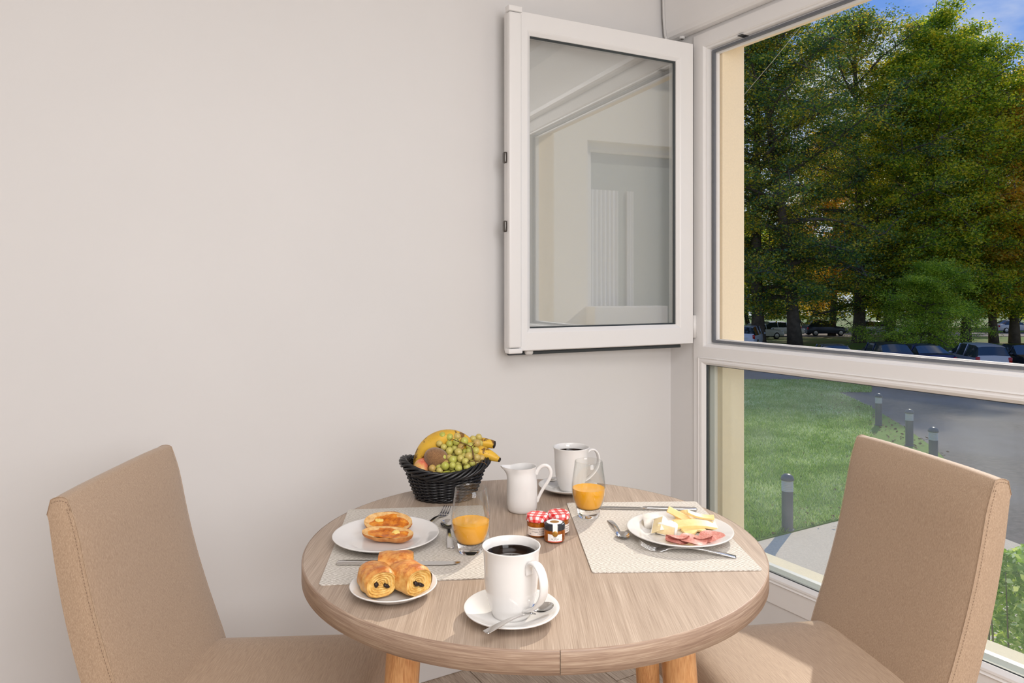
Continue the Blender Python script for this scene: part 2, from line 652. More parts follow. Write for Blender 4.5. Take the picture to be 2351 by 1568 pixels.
prof = [(.024, .004), (.0295, .008), (.0295, .016), (.024, .016)]
obj('pane_gasket', ring((.148, 1.657, .255, .953), prof, winmap).mesh(), M['dgasket'], win, False)
prof = [(.016, .036), (.034, .040), (.034, .058), (.016, .058)]
obj('outer_bead', ring((.148, 1.657, .255, .953), prof, winmap).mesh(), M['pvc'], win, False)
obj('glass_pane', bx(.019, .024, -1.64, -.165, .272, .938).mesh(), M['pane_low'], win, False)
sp = MB(); sp.box(.006, .016, -.66, -.645, 1.0, 1.001)
dr = obj('drain_slot', bx(-.002, .031, -.345, -.325, 2.0485, 2.0505).mesh(), M['black'], win, False)
obj('corner_pad', bx(-.004, .02, -.134, -.126, .985, 1.006).bevel(.002, 1), M['pvc'], win, False)


HX, HY, SW = -.022, -.14, .727
sash = bpy.data.objects.new('open_sash', None)


def sashmap(u, v, d): return (-u, d, v)   # local to the hinge: u away from the window wall, d away from the viewer


sash_me = ring((0, SW, 1.0, 2.074),
               [(0, .004), (.002, 0), (.056, 0), (.060, .002), (.070, .010), (.070, .024), (.066, .052), (.0, .052)], sashmap).mesh()
sash = obj('open_sash', sash_me, M['pvc'], win, False, (HX, HY, 0), (0, 0, R(-4.2)))
sash['label'] = 'white sash swung open against the back wall'
obj('glass_pane', bx(-SW + .06, -.06, .022, .028, 1.06, 2.014).mesh(), M['pane'], sash, False)
obj('sash_gasket', ring((0, SW, 1.0, 2.074), [(.068, .012), (.0745, .018), (.0745, .023), (.068, .023)], sashmap).mesh(), M['dgasket'], sash, False)
mb = MB(); mb.box(-SW + .015, -.013, .052, .064, .982, .993)
obj('bottom_seal', mb.bevel(.002, 1), M['dgasket'], sash, False)
mb = ring((.006, SW - .008, .994, 2.08), [(0, .052), (.02, .052), (.02, .066), (0, .066)], sashmap)
obj('rear_rebate', mb.mesh(), M['pvc'], sash, False)
mb = MB(); mb.box(-SW - .016, -SW + .028, -.018, .006, 1.012, 2.060)
obj('meeting_stile_cover', mb.bevel(.006, 3), M['pvc'], sash)
for z0, z1 in ((.994, 1.010), (2.062, 2.080)):
    mb = MB(); mb.box(-SW - .018, -SW + .030, -.019, .010, z0, z1)
    obj('stile_end_cap', mb.bevel(.003, 2), M['pvc'], sash)
for zc in (1.392, 1.607):
    mb = MB()
    mb.box(-SW - .026, -SW - .014, -.002, .014, zc - .018, zc + .018)
    obj('lock_strike', mb.bevel(.005, 2), M['strike'], sash)
mb = MB(); mb.tube([(.010, .007, 1.02), (.010, .007, 1.10)], .007, 12)
obj('hinge_pin', mb.mesh(), M['pvc'], sash)
mb = MB(); mb.box(-SW + .07, -SW + .095, .03, .05, .984, 1.0)
obj('run_up_block', mb.bevel(.004, 1), M['pvc'], sash)

# roller shutter box over the window
box = thing('roller_shutter_box', 'white roller shutter box above the window frame, in the top corner', 'shutter box')
pr_ = [(-.004, 2.118), (-.030, 2.118), (-.040, 2.124), (-.046, 2.140), (-.052, 2.20), (-.056, 2.36), (-.004, 2.36)]
mb = MB()
n = len(pr_)
for yy in (-.026, -1.78): mb.v += [(x, yy, z) for x, z in pr_]
mb.f += [tuple(range(n)), tuple(range(n, 2 * n))[::-1]] + [(i, (i + 1) % n, n + (i + 1) % n, n + i) for i in range(n)]
obj('casing', mb.mesh(), M['pvc'], box, False)
mb = MB()
for yy in (-.016, -.024): mb.v += [(x - (.003 if x < -.01 else 0), yy, z - (.003 if z < 2.13 else 0)) for x, z in pr_]
mb.f += [tuple(range(n)), tuple(range(n, 2 * n))[::-1]] + [(i, (i + 1) % n, n + (i + 1) % n, n + i) for i in range(n)]
obj('end_cap', mb.mesh(), M['pvc'], box, False)
mb = MB(); mb.lathe([(0, 2.120), (.011, 2.118), (.009, 2.111), (0, 2.109)], 16, cx=-.018, cy=-.079)
gl = obj('cord_guide', mb.mesh(), M['pvc'], box)
mb = MB(); mb.lathe([(0, 2.112), (.005, 2.110), (.0045, 2.106), (0, 2.105)], 12, cx=-.018, cy=-.079)
obj('screw', mb.mesh(), M['strike'], gl)

# a thread of spider silk across the corner of the recess
mb = MB(); mb.tube([(.160, -.449, 2.070), (.160, -.333, 1.985), (.160, -.207, 1.898)], .0005, 5)
tag(obj('spider_thread', mb.mesh(), plain('silk', (.9, .9, .9), .3)), 'thin pale thread strung diagonally across the outer window corner', 'thread')

# ---------------------------------------------------------------- wing of the building (seen mirrored in the open sash)
wing = thing('building_wing', 'cream rendered wing of the building with a curtained window', 'building', (0, -4.0, 0))
X0, X1, Z0, Z1 = 1.64, 2.95, .45, 2.60
wm = MB()
wm.box(.165, X0, -.3, 0, -3.3, 3.95); wm.box(X1, 5.6, -.3, 0, -3.3, 3.95)
wm.box(X0, X1, -.3, 0, -3.3, Z0); wm.box(X0, X1, -.3, 0, Z1, 3.95)
obj('wall', wm.mesh(), M['wingr'], wing, False)
obj('roof', bx(.165, 6.1, -3, .55, 3.95, 4.1).mesh(), M['sillm'], wing, False)


def wingmap(u, v, d): return (u, -d, v)


wf = obj('window', ring((X0, X1, Z0, Z1), [(0, .08), (.07, .08), (.09, .10), (.09, .15), (0, .15)], wingmap).mesh(), M['pvc'], wing, False)
obj('pane', bx(X0 + .08, X1 - .08, -.14, -.13, Z0 + .05, Z1 - .06).mesh(), plain('pale_window_glass', (.42, .46, .44), .15, spec=.8), wf, False)
mb = MB(); mb.box(X0 - .02, 2.42, .0, .18, .62, 1.02)
obj('window_box', mb.bevel(.01, 2), M['pvc'], wing, False)
for u0, wd, k_ in ((X0 + .10, .30, 40), (X0 + .50, .08, 16)):
    mb = MB()
    mb.grid(lambda u, v: (u0 + u * wd, -.118 + .008 * math.sin(u * k_), .9 + v * 1.25), 60, 1)
    obj('curtain', mb.mesh(fix=False), plain('white_net_curtain', (.8, .82, .84), .8), wing)

# ---------------------------------------------------------------- ground outside


def gz(w_):
    if w_ < 34: return -3.2
    if w_ < 57: return -3.2 - .2 * (w_ - 34) / 23
    return -3.4 - .025 * (w_ - 57)


def site(X, w_, z=None):
    p = CAM + RIGHT * X + FWD * w_
    return Vector((p.x, p.y, gz(w_) if z is None else z))


def sheet(name, outline, mat, dz, step=None):
    mb = MB()
    mb.v = [tuple(site(X, w_, gz(w_) + dz)) for X, w_ in outline]
    mb.v += [(x, y, z - .3) for x, y, z in mb.v]
    n = len(outline)
    mb.f = [tuple(range(n))] + [(i, n + i, n + (i + 1) % n, (i + 1) % n) for i in range(n)]
    return struct(name, mb.mesh(), mat)


# big base terrain
mb = MB()
ws = [2, 10, 20, 34, 45, 57, 75, 100, 140, 220]
xs = [-60, -20, 0, 20, 40, 60, 90, 140, 200]
mb.v = [tuple(site(X, w_, gz(w_) - .03)) for w_ in ws for X in xs]
nx = len(xs)
mb.f = [(j * nx + i, j * nx + i + 1, (j + 1) * nx + i + 1, (j + 1) * nx + i) for j in range(len(ws) - 1) for i in range(nx - 1)]
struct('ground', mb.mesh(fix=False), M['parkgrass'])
border = [(2.2, 11.3), (3.9, 12.28), (6.05, 13.54), (8.2, 14.6), (10.4, 16.6), (11.5, 19.5), (12.4, 22.8), (13.1, 26), (13.6, 30)]
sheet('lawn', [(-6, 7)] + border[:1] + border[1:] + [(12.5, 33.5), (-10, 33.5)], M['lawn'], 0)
sheet('path', [(-6, 6.8), (2.2, 11.26), (3.9, 12.25), (6.05, 13.5), (8.2, 14.56), (8.9, 11.5), (7.4, 8.6), (8, 3), (-4, 1)], M['path'], -.01)
sheet('asphalt', [(8.9, 11.5), (8.2, 14.57), (10.4, 16.56), (11.5, 19.45), (12.4, 22.75), (13.1, 26), (13.6, 30), (12.5, 33.5), (-10, 33.6), (-10, 41.5), (60, 41.5), (60, 4), (9.8, 4), (9.4, 9)], M['asphalt'], -.015)
sheet('far_road', [(-20, 70), (-20, 78), (90, 86), (90, 74)], M['asphalt'], .01)
# dry leaves along the lawn edge
rs = np.random.RandomState(3)


def scatter_leaves(name, pts, size, mat, label, cat, lift=.01, up=0.0, parent=None, spread=1.0):
    n = len(pts)
    c_ = np.array(pts, dtype=np.float32)
    a = rs.normal(size=(n, 3)).astype(np.float32) * np.array([1, 1, spread], dtype=np.float32)
    a /= np.linalg.norm(a, axis=1)[:, None]
    b = rs.normal(size=(n, 3)).astype(np.float32) * np.array([1, 1, spread], dtype=np.float32)
    b -= a * (a * b).sum(1)[:, None]; b /= np.linalg.norm(b, axis=1)[:, None]
    s = (size * rs.uniform(.6, 1.3, n)).astype(np.float32)[:, None]
    V = np.stack([c_ - a * s, c_ + b * s * .5, c_ + a * s, c_ - b * s * .5], 1).reshape(-1, 3)
    F = np.arange(4 * n).reshape(-1, 4)
    o = obj(name, quick_mesh(name, V, F), mat, parent, False)
    if label: tag(o, label, cat)
    o['kind'] = 'stuff'
    return o


pts = []
for i in range(900):
    k_ = rs.randint(1, len(border) - 1); t = rs.rand()
    bX = border[k_][0] * (1 - t) + border[k_ + 1][0] * t if k_ + 1 < len(border) else border[k_][0]
    bw = border[k_][1] * (1 - t) + border[k_ + 1][1] * t if k_ + 1 < len(border) else border[k_][1]
    if bw < 15 and rs.rand() < .8: continue
    pts.append(tuple(site(bX - abs(rs.normal()) * 1.3, bw + rs.normal() * .3, -3.17)))
scatter_leaves('leaf_litter', pts, .05, M['litter'], 'brown fallen leaves along the lawn edge', 'leaves', spread=.25)
# grass blades on the near lawn
n = 90000
t = rs.rand(n)
wq = 11 + 23 * rs.rand(n) ** 1.25
Xq = wq * rs.uniform(.30, .50, n)
lim = np.interp(Xq, [b[0] for b in border], [b[1] for b in border])
ok = wq > lim + .04
Xq, wq = Xq[ok], wq[ok]
n = len(Xq)
base = np.array([[CAM.x + RIGHT.x * X + FWD.x * w_, CAM.y + RIGHT.y * X + FWD.y * w_, -3.2] for X, w_ in zip(Xq, wq)], dtype=np.float32)
ang = rs.uniform(0, 2 * PI, n); hh = rs.uniform(.04, .095, n); lean = rs.normal(size=(n, 2)) * .035
side = np.stack([np.cos(ang), np.sin(ang), np.zeros(n)], 1) * (.0008 * wq)[:, None]
tip = base + np.stack([lean[:, 0], lean[:, 1], hh], 1)
V = np.stack([base - side, base + side, tip], 1).reshape(-1, 3)
o = obj('grass', quick_mesh('grass', V, np.arange(3 * n).reshape(-1, 3)), M['grassblade'], None, False)
tag(o, 'short sunlit green grass on the lawn below the window', 'grass', kind='stuff')

# ---------------------------------------------------------------- bollards


def make_bollard(label):
    t_ = thing('bollard_light', label, 'bollard', group='bollards along the edge of the lawn')
    grey = plain('grey_painted_metal', (.13, .14, .15), .35)
    mb = MB(); mb.lathe([(0, 0), (.12, 0), (.12, .02), (.10, .03), (.10, .70), (0, .70)], 24)
    obj('post', mb.mesh(), grey, t_, True); auto_smooth(t_.children[0].data)
    p_ = []
    z = .70
    for i in range(7):
        p_ += [(.085, z), (.105, z + .006), (.105, z + .014), (.085, z + .022)]
        z += .030
    mb = MB(); mb.lathe([(0, .70)] + p_ + [(0, z)], 24)
    obj('louvre_head', mb.mesh(), plain('pale_louvre', (.62, .62, .58), .4), t_)
    mb = MB(); mb.lathe([(0, z - .01), (.115, z - .01), (.118, z + .01), (.10, z + .06), (.06, z + .095), (0, z + .108)], 24)
    obj('dome_cap', mb.mesh(), grey, t_)
    return t_


bol = make_bollard('grey dome-topped bollard light on sunlit grass at the path edge')
bol.location = site(5.0, 13.05)
for (X, w_, lb) in ((10.2, 17.4, 'bollard light just behind the right chair backrest'), (11.03, 19.95, 'middle of the shaded bollard lights beside the asphalt'), (11.68, 22.9, 'farthest bollard light, under the middle rail of the window')):
    o = copy_tree(bol); o.location = site(X, w_); o['label'] = lb

# hedge below the window at the right
hedge = thing('hedge', 'glossy green hedge with pale leaf tips behind the right chair', 'hedge', tuple(site(5.75, 7.3, -3.2)))
hc = []
for i in range(24000):
    u_, v_ = rs.rand(2)
    X = -1.15 + 3.2 * u_; d = rs.normal() * .28
    top = 1.72 + .10 * math.sin(X * 5) + .07 * math.sin(X * 13)
    z = top * (rs.rand() ** .55)
    bulge = .55 * math.sqrt(max(0, 1 - (z / (top + .05)) ** 4))
    dd = (bulge + .05) * (1 if rs.rand() < .5 else -1) * rs.rand() ** .3
    if X < -1.0 + .25 * (z / top) ** 2 + .1 * rs.rand(): continue
    p = RIGHT * X + FWD * dd
    hc.append((p.x, p.y, z))
scatter_leaves('foliage', hc, .046, M['leaf_hedge'], None, None, parent=hedge, spread=.6)
mb = MB()
for i in range(26):
    X = -1.0 + 3 * random.random(); Y_ = random.uniform(-.3, .3)
    b0 = RIGHT * X + FWD * Y_
    h_ = 1.75 + (random.random() * .35 if i < 7 else -.2)
    mb.tube([b0, b0 + Vector((.03, .02, h_ * .5)), b0 + Vector((random.uniform(-.1, .1), .05, h_))], [.012, .009, .004], 5)
obj('stem', mb.mesh(), plain('hedge_stem', (.16, .15, .06), .8), hedge)
hp = []
for i in range(7):
    pass
mb = MB()

# ---------------------------------------------------------------- cars


def make_car(name, label, paint, L_=4.3, W=1.78, H=1.5, style='hatch', group=None, loc=(0, 0, 0), rz=0):
    t_ = thing(name, label, 'car', loc, rz, group)
    pm_ = plain(name + '_paint', paint, .22, .35 if max(paint) < .5 else .1, spec=.7)
    hb = .92 if style != 'low' else .85
    #  x from rear (0) to front (L)
    if style == 'estate':
        st = [(0, .55, .62), (.06, .95, 1.05), (.30, hb, H - .08), (.6, hb, H), (1.9, hb, H + .01), (2.5, hb, H - .04), (3.25, hb, hb + .08), (3.7, hb - .05, hb), (4.15, .72, .78), (4.3, .55, .60)]
    elif style == 'saloon' or style == 'low':
        st = [(0, .55, .62), (.08, .88, .98), (.65, hb, hb + .10), (1.3, hb, H - .05), (1.9, hb, H), (2.4, hb, H - .04), (3.15, hb, hb + .07), (3.7, hb - .05, hb), (4.15, .70, .76), (4.3, .52, .58)]
    else:
        st = [(0, .55, .62), (.05, .90, .98), (.28, hb, hb + .22), (.70, hb, H - .04), (1.5, hb, H), (2.3, hb, H - .03), (3.05, hb, hb + .08), (3.65, hb - .05, hb), (4.12, .72, .78), (4.3, .52, .60)]
    k_ = L_ / 4.3
    rings = []
    for (x, belt, top) in st:
        x *= k_
        endk = 1 - .16 * max(0, (abs(x - L_ / 2) / (L_ / 2)) ** 6)
        wb = W / 2 * endk
        roof = max(0, min(1, (top - belt) / (H - hb)))
        wt = wb * (1 - .26 * roof) - .03
        rings.append([(x, wb * .80, .24), (x, wb * .98, .30), (x, wb, .55 if belt > .55 else belt * .9), (x, wb * .97, belt), (x, wt, top - .05 * roof), (x, wt * .72, top), (x, 0, top + .015)])
    V = []; n = 7
    for r_ in rings:
        V += [(x, y, z) for x, y, z in r_] + [(x, -y, z) for x, y, z in r_[:-1][::-1]]
    m_ = 13
    F = []; G = []
    for i in range(len(rings) - 1):
        for j in range(m_):
            a = i * m_ + j; b = i * m_ + (j + 1) % m_
            q = (a, b, b + m_, a + m_)
            belt0, top0 = st[i][1], st[i][2]; belt1, top1 = st[i + 1][1], st[i + 1][2]
            tall = (top0 - belt0) > .15 and (top1 - belt1) > .15
            trans = (min(top0 - belt0, top1 - belt1) < .30) and (max(top0 - belt0, top1 - belt1) > .30)
            if j in (3, 8) and (tall or trans): G.append(q)
            elif j in (4, 5, 6, 7) and trans: G.append(q)
            else: F.append(q)
    F.append(tuple(range(m_))[::-1]); F.append(tuple((len(rings) - 1) * m_ + j for j in range(m_)))
    mb = MB(); mb.v = [(x - L_ / 2, y, z) for x, y, z in V]; mb.f = F
    me = mb.mesh(fix=False); auto_smooth(me, 28)
    body = obj('body', me, pm_, t_)
    mb = MB(); mb.v = [((x - L_ / 2) * .995, y * .985, z - .004) for x, y, z in V]; mb.f = G
    gm = mb.mesh(fix=False); auto_smooth(gm, 28)
    obj('windows', gm, M['carglass'], t_)
    for sgn in (-1, 1):
        for (xx, lean) in ((.34 * L_, 0), (.56 * L_, 0)):
            x_ = xx - L_ / 2
            mb = MB()
            mb.tube([(x_, sgn * (W / 2 * .965), hb), (x_, sgn * (W / 2 * .74 - .02), H - .05)], .028, 6)
            obj('door_pillar', mb.mesh(), pm_, t_)
    tyre = plain('tyre', (.02, .02, .02), .7)
    rim = plain('alloy_rim', (.5, .5, .5), .3, .9)
    for xx in (.19 * L_, .80 * L_):
        for sgn in (-1, 1):
            c_ = Vector((xx - L_ / 2, sgn * (W / 2 - .10), .32))
            mb = MB(); mb.lathe([(0, -.11), (.27, -.11), (.32, -.07), (.32, .07), (.27, .11), (0, .11)], 20)
            o = obj('wheel', mb.mesh(), tyre, t_, True, c_, (PI / 2, 0, 0)); auto_smooth(o.data)
            mb = MB(); mb.lathe([(0, .0), (.05, .012), (.20, 0), (.21, -.02), (0, -.02)], 10)
            obj('rim', mb.mesh(), rim, o, False, (0, 0, -.112 * sgn), (PI if sgn > 0 else 0, 0, 0))
    for sgn in (-1, 1):
        mb = MB(); mb.box(-L_ / 2 + .01, -L_ / 2 + .14, sgn * W * .40 - .09, sgn * W * .40 + .09, .66, .98 if style == 'estate' else .88)
        obj('tail_light', mb.bevel(.03, 1), plain('red_lamp_glass', (.45, .01, .01), .15), t_)
        mb = MB(); mb.box(L_ / 2 - .26, L_ / 2 - .06, sgn * W * .37 - .14, sgn * W * .37 + .14, .60, .76)
        obj('headlight', mb.bevel(.04, 1), plain('lamp_glass', (.7, .75, .8), .08, .3), t_)
        mb = MB(); mb.box(L_ * .16 - .02, L_ * .16 + .1, sgn * (W / 2 + .06) - .09, sgn * (W / 2 + .06) + .09, hb - .02, hb + .12)
        obj('door_mirror', mb.bevel(.03, 1), pm_, t_)
    mb = MB(); mb.box(-L_ / 2 - .015, -L_ / 2 + .03, -.26, .26, .60 if style != 'estate' else .66, .71 if style != 'estate' else .77)
    obj('number_plate', mb.mesh(), plain('plate', (.7, .7, .68), .5), t_, False)
    mb = MB(); mb.box(L_ / 2 - .03, L_ / 2 + .012, -.26, .26, .40, .51)
    obj('number_plate', mb.mesh(), plain('plate', (.7, .7, .68), .5), t_, False)
    return t_


G1 = 'cars parked in the near row beyond the asphalt'
G2 = 'cars parked in the far row beneath the trees'
# (name,label,paint,style,X,w,heading relative to the view direction,group)
CARS = [
    ('dark_hatchback', 'dark navy hatchback seen from behind, second car of the near row', (.015, .02, .045), 'hatch', 19.7, 38.2, 84, G1, 1.55),
    ('blue_saloon', 'dark blue car between the navy hatchback and the silver estate', (.01, .018, .09), 'saloon', 21.9, 38.6, 87, G1, 1.42),
    ('silver_estate', 'silver estate car with red tail lights in the near row', (.40, .40, .43), 'estate', 24.15, 37.4, 78, G1, 1.55),
    ('black_saloon', 'black car at the right-hand end of the near row', (.012, .012, .015), 'saloon', 26.8, 37.6, 260, G1, 1.46),
    ('grey_coupe', 'low grey car at the left-hand end of the near row', (.16, .15, .14), 'low', 17.3, 39.0, 82, G1, 1.38),
    ('white_saloon', 'white car half hidden behind the leftmost trunk', (.62, .62, .64), 'saloon', 23.4, 68, 12, G2, 1.45),
    ('white_hatchback', 'white car behind the second trunk', (.66, .67, .70), 'hatch', 27.3, 73, 6, G2, 1.5),
    ('grey_suv', 'slate blue SUV standing between the trunks on the far road', (.03, .04, .075), 'hatch', 32.4, 74.5, 2, G2, 1.66),
    ('white_compact', 'white compact car under the bright low branches', (.60, .64, .72), 'hatch', 38.8, 76.5, 2, G2, 1.5),
    ('pale_van', 'pale car partly hidden by the window reveal', (.55, .57, .66), 'estate', 18.7, 56.5, 60, G2, 1.6),
    ('distant_car', 'small white car far away at the right between the trunks', (.6, .6, .62), 'saloon', 57, 82, 5, G2, 1.45),
]
for nm, lb, pt, stl, X, w_, hd, g_, H_ in CARS:
    make_car(nm, lb, pt, style=stl, H=H_, group=g_, loc=tuple(site(X, w_, gz(w_) + (.03 if w_ > 68 else 0))), rz=R(hd) - TH)

# ---------------------------------------------------------------- trees


def tree_geo(seed, H, rad, base_h, trunk_r, n_branch, clump_n, leaf_n, leaf_s, droop=.1, lean=(0, 0), shape='oak'):
    rnd = random.Random(seed)
    rg = np.random.RandomState(seed)
    mb = MB(); cents = []
    def tp(t_):
        return Vector((lean[0] * t_ + .35 * math.sin(t_ * 4 + seed), lean[1] * t_ + .35 * math.cos(t_ * 3.2 + seed) - .35, H * .93 * t_))
    tpts = [tp(i / 12) for i in range(13)]
    mb.tube(tpts, [trunk_r * (1.25 if i == 0 else (1 - i / 12.6) ** .8) for i in range(13)], 9)
    for b in range(n_branch):
        f_ = (b + .5) / n_branch
        h_ = base_h / H + (1 - base_h / H) * f_
        az = b * 2.399 + rnd.random() * .5
        if shape == 'oak': env = math.sin(PI * (.18 + .80 * f_)) ** .6
        elif shape == 'low': env = (1 - f_) ** .5
        else: env = (1 - f_ * .82)
        L_ = rad * env * rnd.uniform(.75, 1.12)
        up = .15 + .75 * f_
        p0 = tp(min(.98, h_ * .93))
        d = Vector((math.cos(az), math.sin(az), up)).normalized()
        pts_ = [p0]
        p = p0.copy()
        nseg = 6
        for s_ in range(nseg):
            d = (d + Vector((rnd.uniform(-.25, .25), rnd.uniform(-.25, .25), rnd.uniform(-.12, .14) - droop * (1 - f_)))).normalized()
            p = p + d * (L_ / nseg)
            pts_.append(p.copy())
        r0 = trunk_r * (.42 - .26 * f_)
        mb.tube(pts_, [r0 * (1 - s_ / (nseg + .4)) + .015 for s_ in range(nseg + 1)], 5, caps=False)
        for s_ in range(1, nseg + 1):
            for q in range(3):
                sd = Vector((rnd.uniform(-1, 1), rnd.uniform(-1, 1), rnd.uniform(-.5, .6))).normalized()
                sl = L_ * .30 * rnd.uniform(.5, 1.2)
                e_ = pts_[s_] + sd * sl
                mb.tube([pts_[s_], pts_[s_] + sd * sl * .5 + Vector((0, 0, .1)), e_], [r0 * .25 + .01, r0 * .15 + .008, .006], 4, caps=False)
                cents.append(e_); cents.append(pts_[s_] + sd * sl * .55)
            if s_ > 2: cents.append(pts_[s_])
    cents = np.array([tuple(c_) for c_ in cents])
    C_ = cents[rg.randint(0, len(cents), leaf_n)]
    # each clump is a flattened puff
    off = rg.normal(size=(leaf_n, 3)) * np.array([clump_n, clump_n, clump_n * .45])
    P_ = C_ + off
    P_ = P_[P_[:, 2] > base_h * .45]
    n_ = len(P_)
    a = rg.normal(size=(n_, 3)) * np.array([1, 1, .45]); a /= np.linalg.norm(a, axis=1)[:, None]
    b = rg.normal(size=(n_, 3)) * np.array([1, 1, .45]); b -= a * (a * b).sum(1)[:, None]; b /= np.linalg.norm(b, axis=1)[:, None]
    s = (leaf_s * rg.uniform(.6, 1.4, n_))[:, None]
    V_ = np.stack([P_ - a * s, P_ + b * s * .62, P_ + a * s, P_ - b * s * .62], 1).reshape(-1, 3)
    return mb.mesh(fix=False), quick_mesh('foliage', V_, np.arange(4 * n_).reshape(-1, 4))


def make_tree(name, label, geo, mat, X, w_, sc=1.0, rz=0.0, group='trees of the park beyond the cars'):
    t_ = thing(name, label, 'tree', tuple(site(X, w_, gz(w_) - .05)), rz, group)
    t_.scale = (sc, sc, sc)
    obj('trunk', geo[0], M['bark'], t_)
    f_ = bpy.data.objects.new('foliage', geo[1]); link(f_, t_); f_['kind'] = 'stuff'
    if len(geo[1].materials) == 0: geo[1].materials.append(mat)
    return t_


g_oak = tree_geo(11, 31, 8.8, 3.4, .50, 40, .46, 92000, .090)
g_oak2 = tree_geo(23, 30, 8.0, 3.8, .48, 36, .44, 86000, .090, lean=(2, 1))
g_lime = tree_geo(5, 25, 5.4, 3.2, .33, 36, .40, 72000, .085, shape='oak')
g_aut = tree_geo(8, 22, 6.0, 4.0, .33, 28, .5, 75000, .09)
g_low = tree_geo(31, 9, 6.0, 1.9, .18, 26, .42, 36000, .110, droop=.22, shape='low')
g_beech = tree_geo(57, 9, 6.4, 1.8, .18, 26, .42, 70000, .070, droop=.24, shape='low')
Ok, Li, Au = M['leaf_oak'], M['leaf_lime'], M['leaf_autumn']
# the four-letter geometries keep their own leaf material; copies share the mesh
TREES = [
    ('oak_tree', 'big dark oak with a thick bare trunk nearest the window reveal', g_oak, Ok, 19.5, 57.5, 1.0, 0.4),
    ('oak_tree', 'big dark oak with a broad trunk, second from the window reveal', g_oak2, Ok, 21.6, 56, 1.04, 2.0),
    ('oak_tree', 'tall dark tree whose crown fills the top middle of the window view', g_oak, Ok, 29.5, 61, .98, 3.1),
    ('lime_tree', 'slim dark trunk left of the low bright branches', g_lime, Li, 32.3, 60.5, 1.05, 4.4),
    ('lime_tree', 'pale green tree with a twin trunk behind the dark blue car', g_lime, Li, 34.2, 59, 1.12, .9),
    ('lime_tree', 'pale green tree leaning right behind the silver estate', g_lime, Li, 36.4, 60.5, 1.24, 3.6),
    ('lime_tree', 'green tree with a stout trunk right of the silver estate', g_lime, Li, 38.3, 60, 1.12, 5.2),
    ('lime_tree', 'green tree behind the black car', g_lime, Li, 40.4, 61, 1.0, 1.5),
    ('autumn_tree', 'yellowing tree at the right edge of the view', g_aut, Au, 42.6, 60, 1.14, 2.4),
    ('low_beech', 'low spreading young tree with leaves coloured bright as if sunlit', g_beech, M['leaf_beech'], 28.9, 50.5, .72, 1.2),
    ('autumn_tree', 'golden tree glowing through the gaps between the oaks', g_aut, Au, 32.5, 74, 1.05, .7),
    ('autumn_tree', 'golden tree far behind at the right', g_aut, Au, 52, 88, 1.1, 3.7),
    ('lime_tree', 'light green tree far behind the first two oaks', g_lime, Li, 26, 88, 1.0, 2.9),
    ('lime_tree', 'light green tree far behind the low bright branches', g_lime, Li, 40, 76, 1.0, 4.9),
    ('oak_tree', 'dark oak hidden behind the left part of the recess', g_oak2, Ok, 12.5, 60, .95, 5.5),
    ('oak_tree', 'unseen dark oak added off to the right to shade the car park', g_oak, Ok, 50, 58, .95, 1.9),  # out of view, added to cast shade on lawn and asphalt
    ('oak_tree', 'unseen dark oak farther right, added for its shade on the car park', g_oak2, Ok, 60, 56, .95, .9),  # likewise unseen and added for its shade
]
for nm, lb, g_, mt, X, w_, sc, rz in TREES:
    make_tree(nm, lb, g_, mt, X, w_, sc, rz)
# dark undergrowth closing the view far behind the trunks
for i, X in enumerate(range(14, 96, 9)):
    t_ = make_tree('undergrowth_bush', 'dense bushes closing the view far behind the park trees', g_low, Li, X, 98 + (i % 2) * 6, 1.7, i * 1.3, group='bushes far behind the trees')
    t_['category'] = 'bush'

# ---------------------------------------------------------------- table
TZ = .75


def at(X, w_, z=TZ):
    p = CAM + RIGHT * X + FWD * w_
    return (p.x, p.y, z)


table = thing('round_table', 'round grey oak dining table laid for breakfast, on round beech legs', 'table', at(.038, 1.293, 0), -TH)
mb = MB(); mb.lathe([(0, .7185), (.3975, .7185), (.3975, .7497), (.397, .75), (0, .75)], 128)
top = obj('table_top', auto_smooth(mb.mesh(), 25), M['oak_top'], table)


def edge_mat():
    m = NT('edge_band_grain')
    v = m.coords((7, 320, 1), 'UV')
    n1 = m.noise(v, 1.0, 5, .65)
    v2 = m.coords((30, 1300, 1), 'UV')
    n2 = m.noise(v2, 1.0, 2)
    fac = m.math('ADD', m.math('MULTIPLY', n1, .65), m.math('MULTIPLY', n2, .35))
    m.base(m.ramp(fac, [(.34, srgb(132, 106, 90)), (.5, srgb(166, 140, 120)), (.66, srgb(198, 176, 154))]))
    m.bump(n2, .15, .0004); m.set(rough=.42)
    return m.m


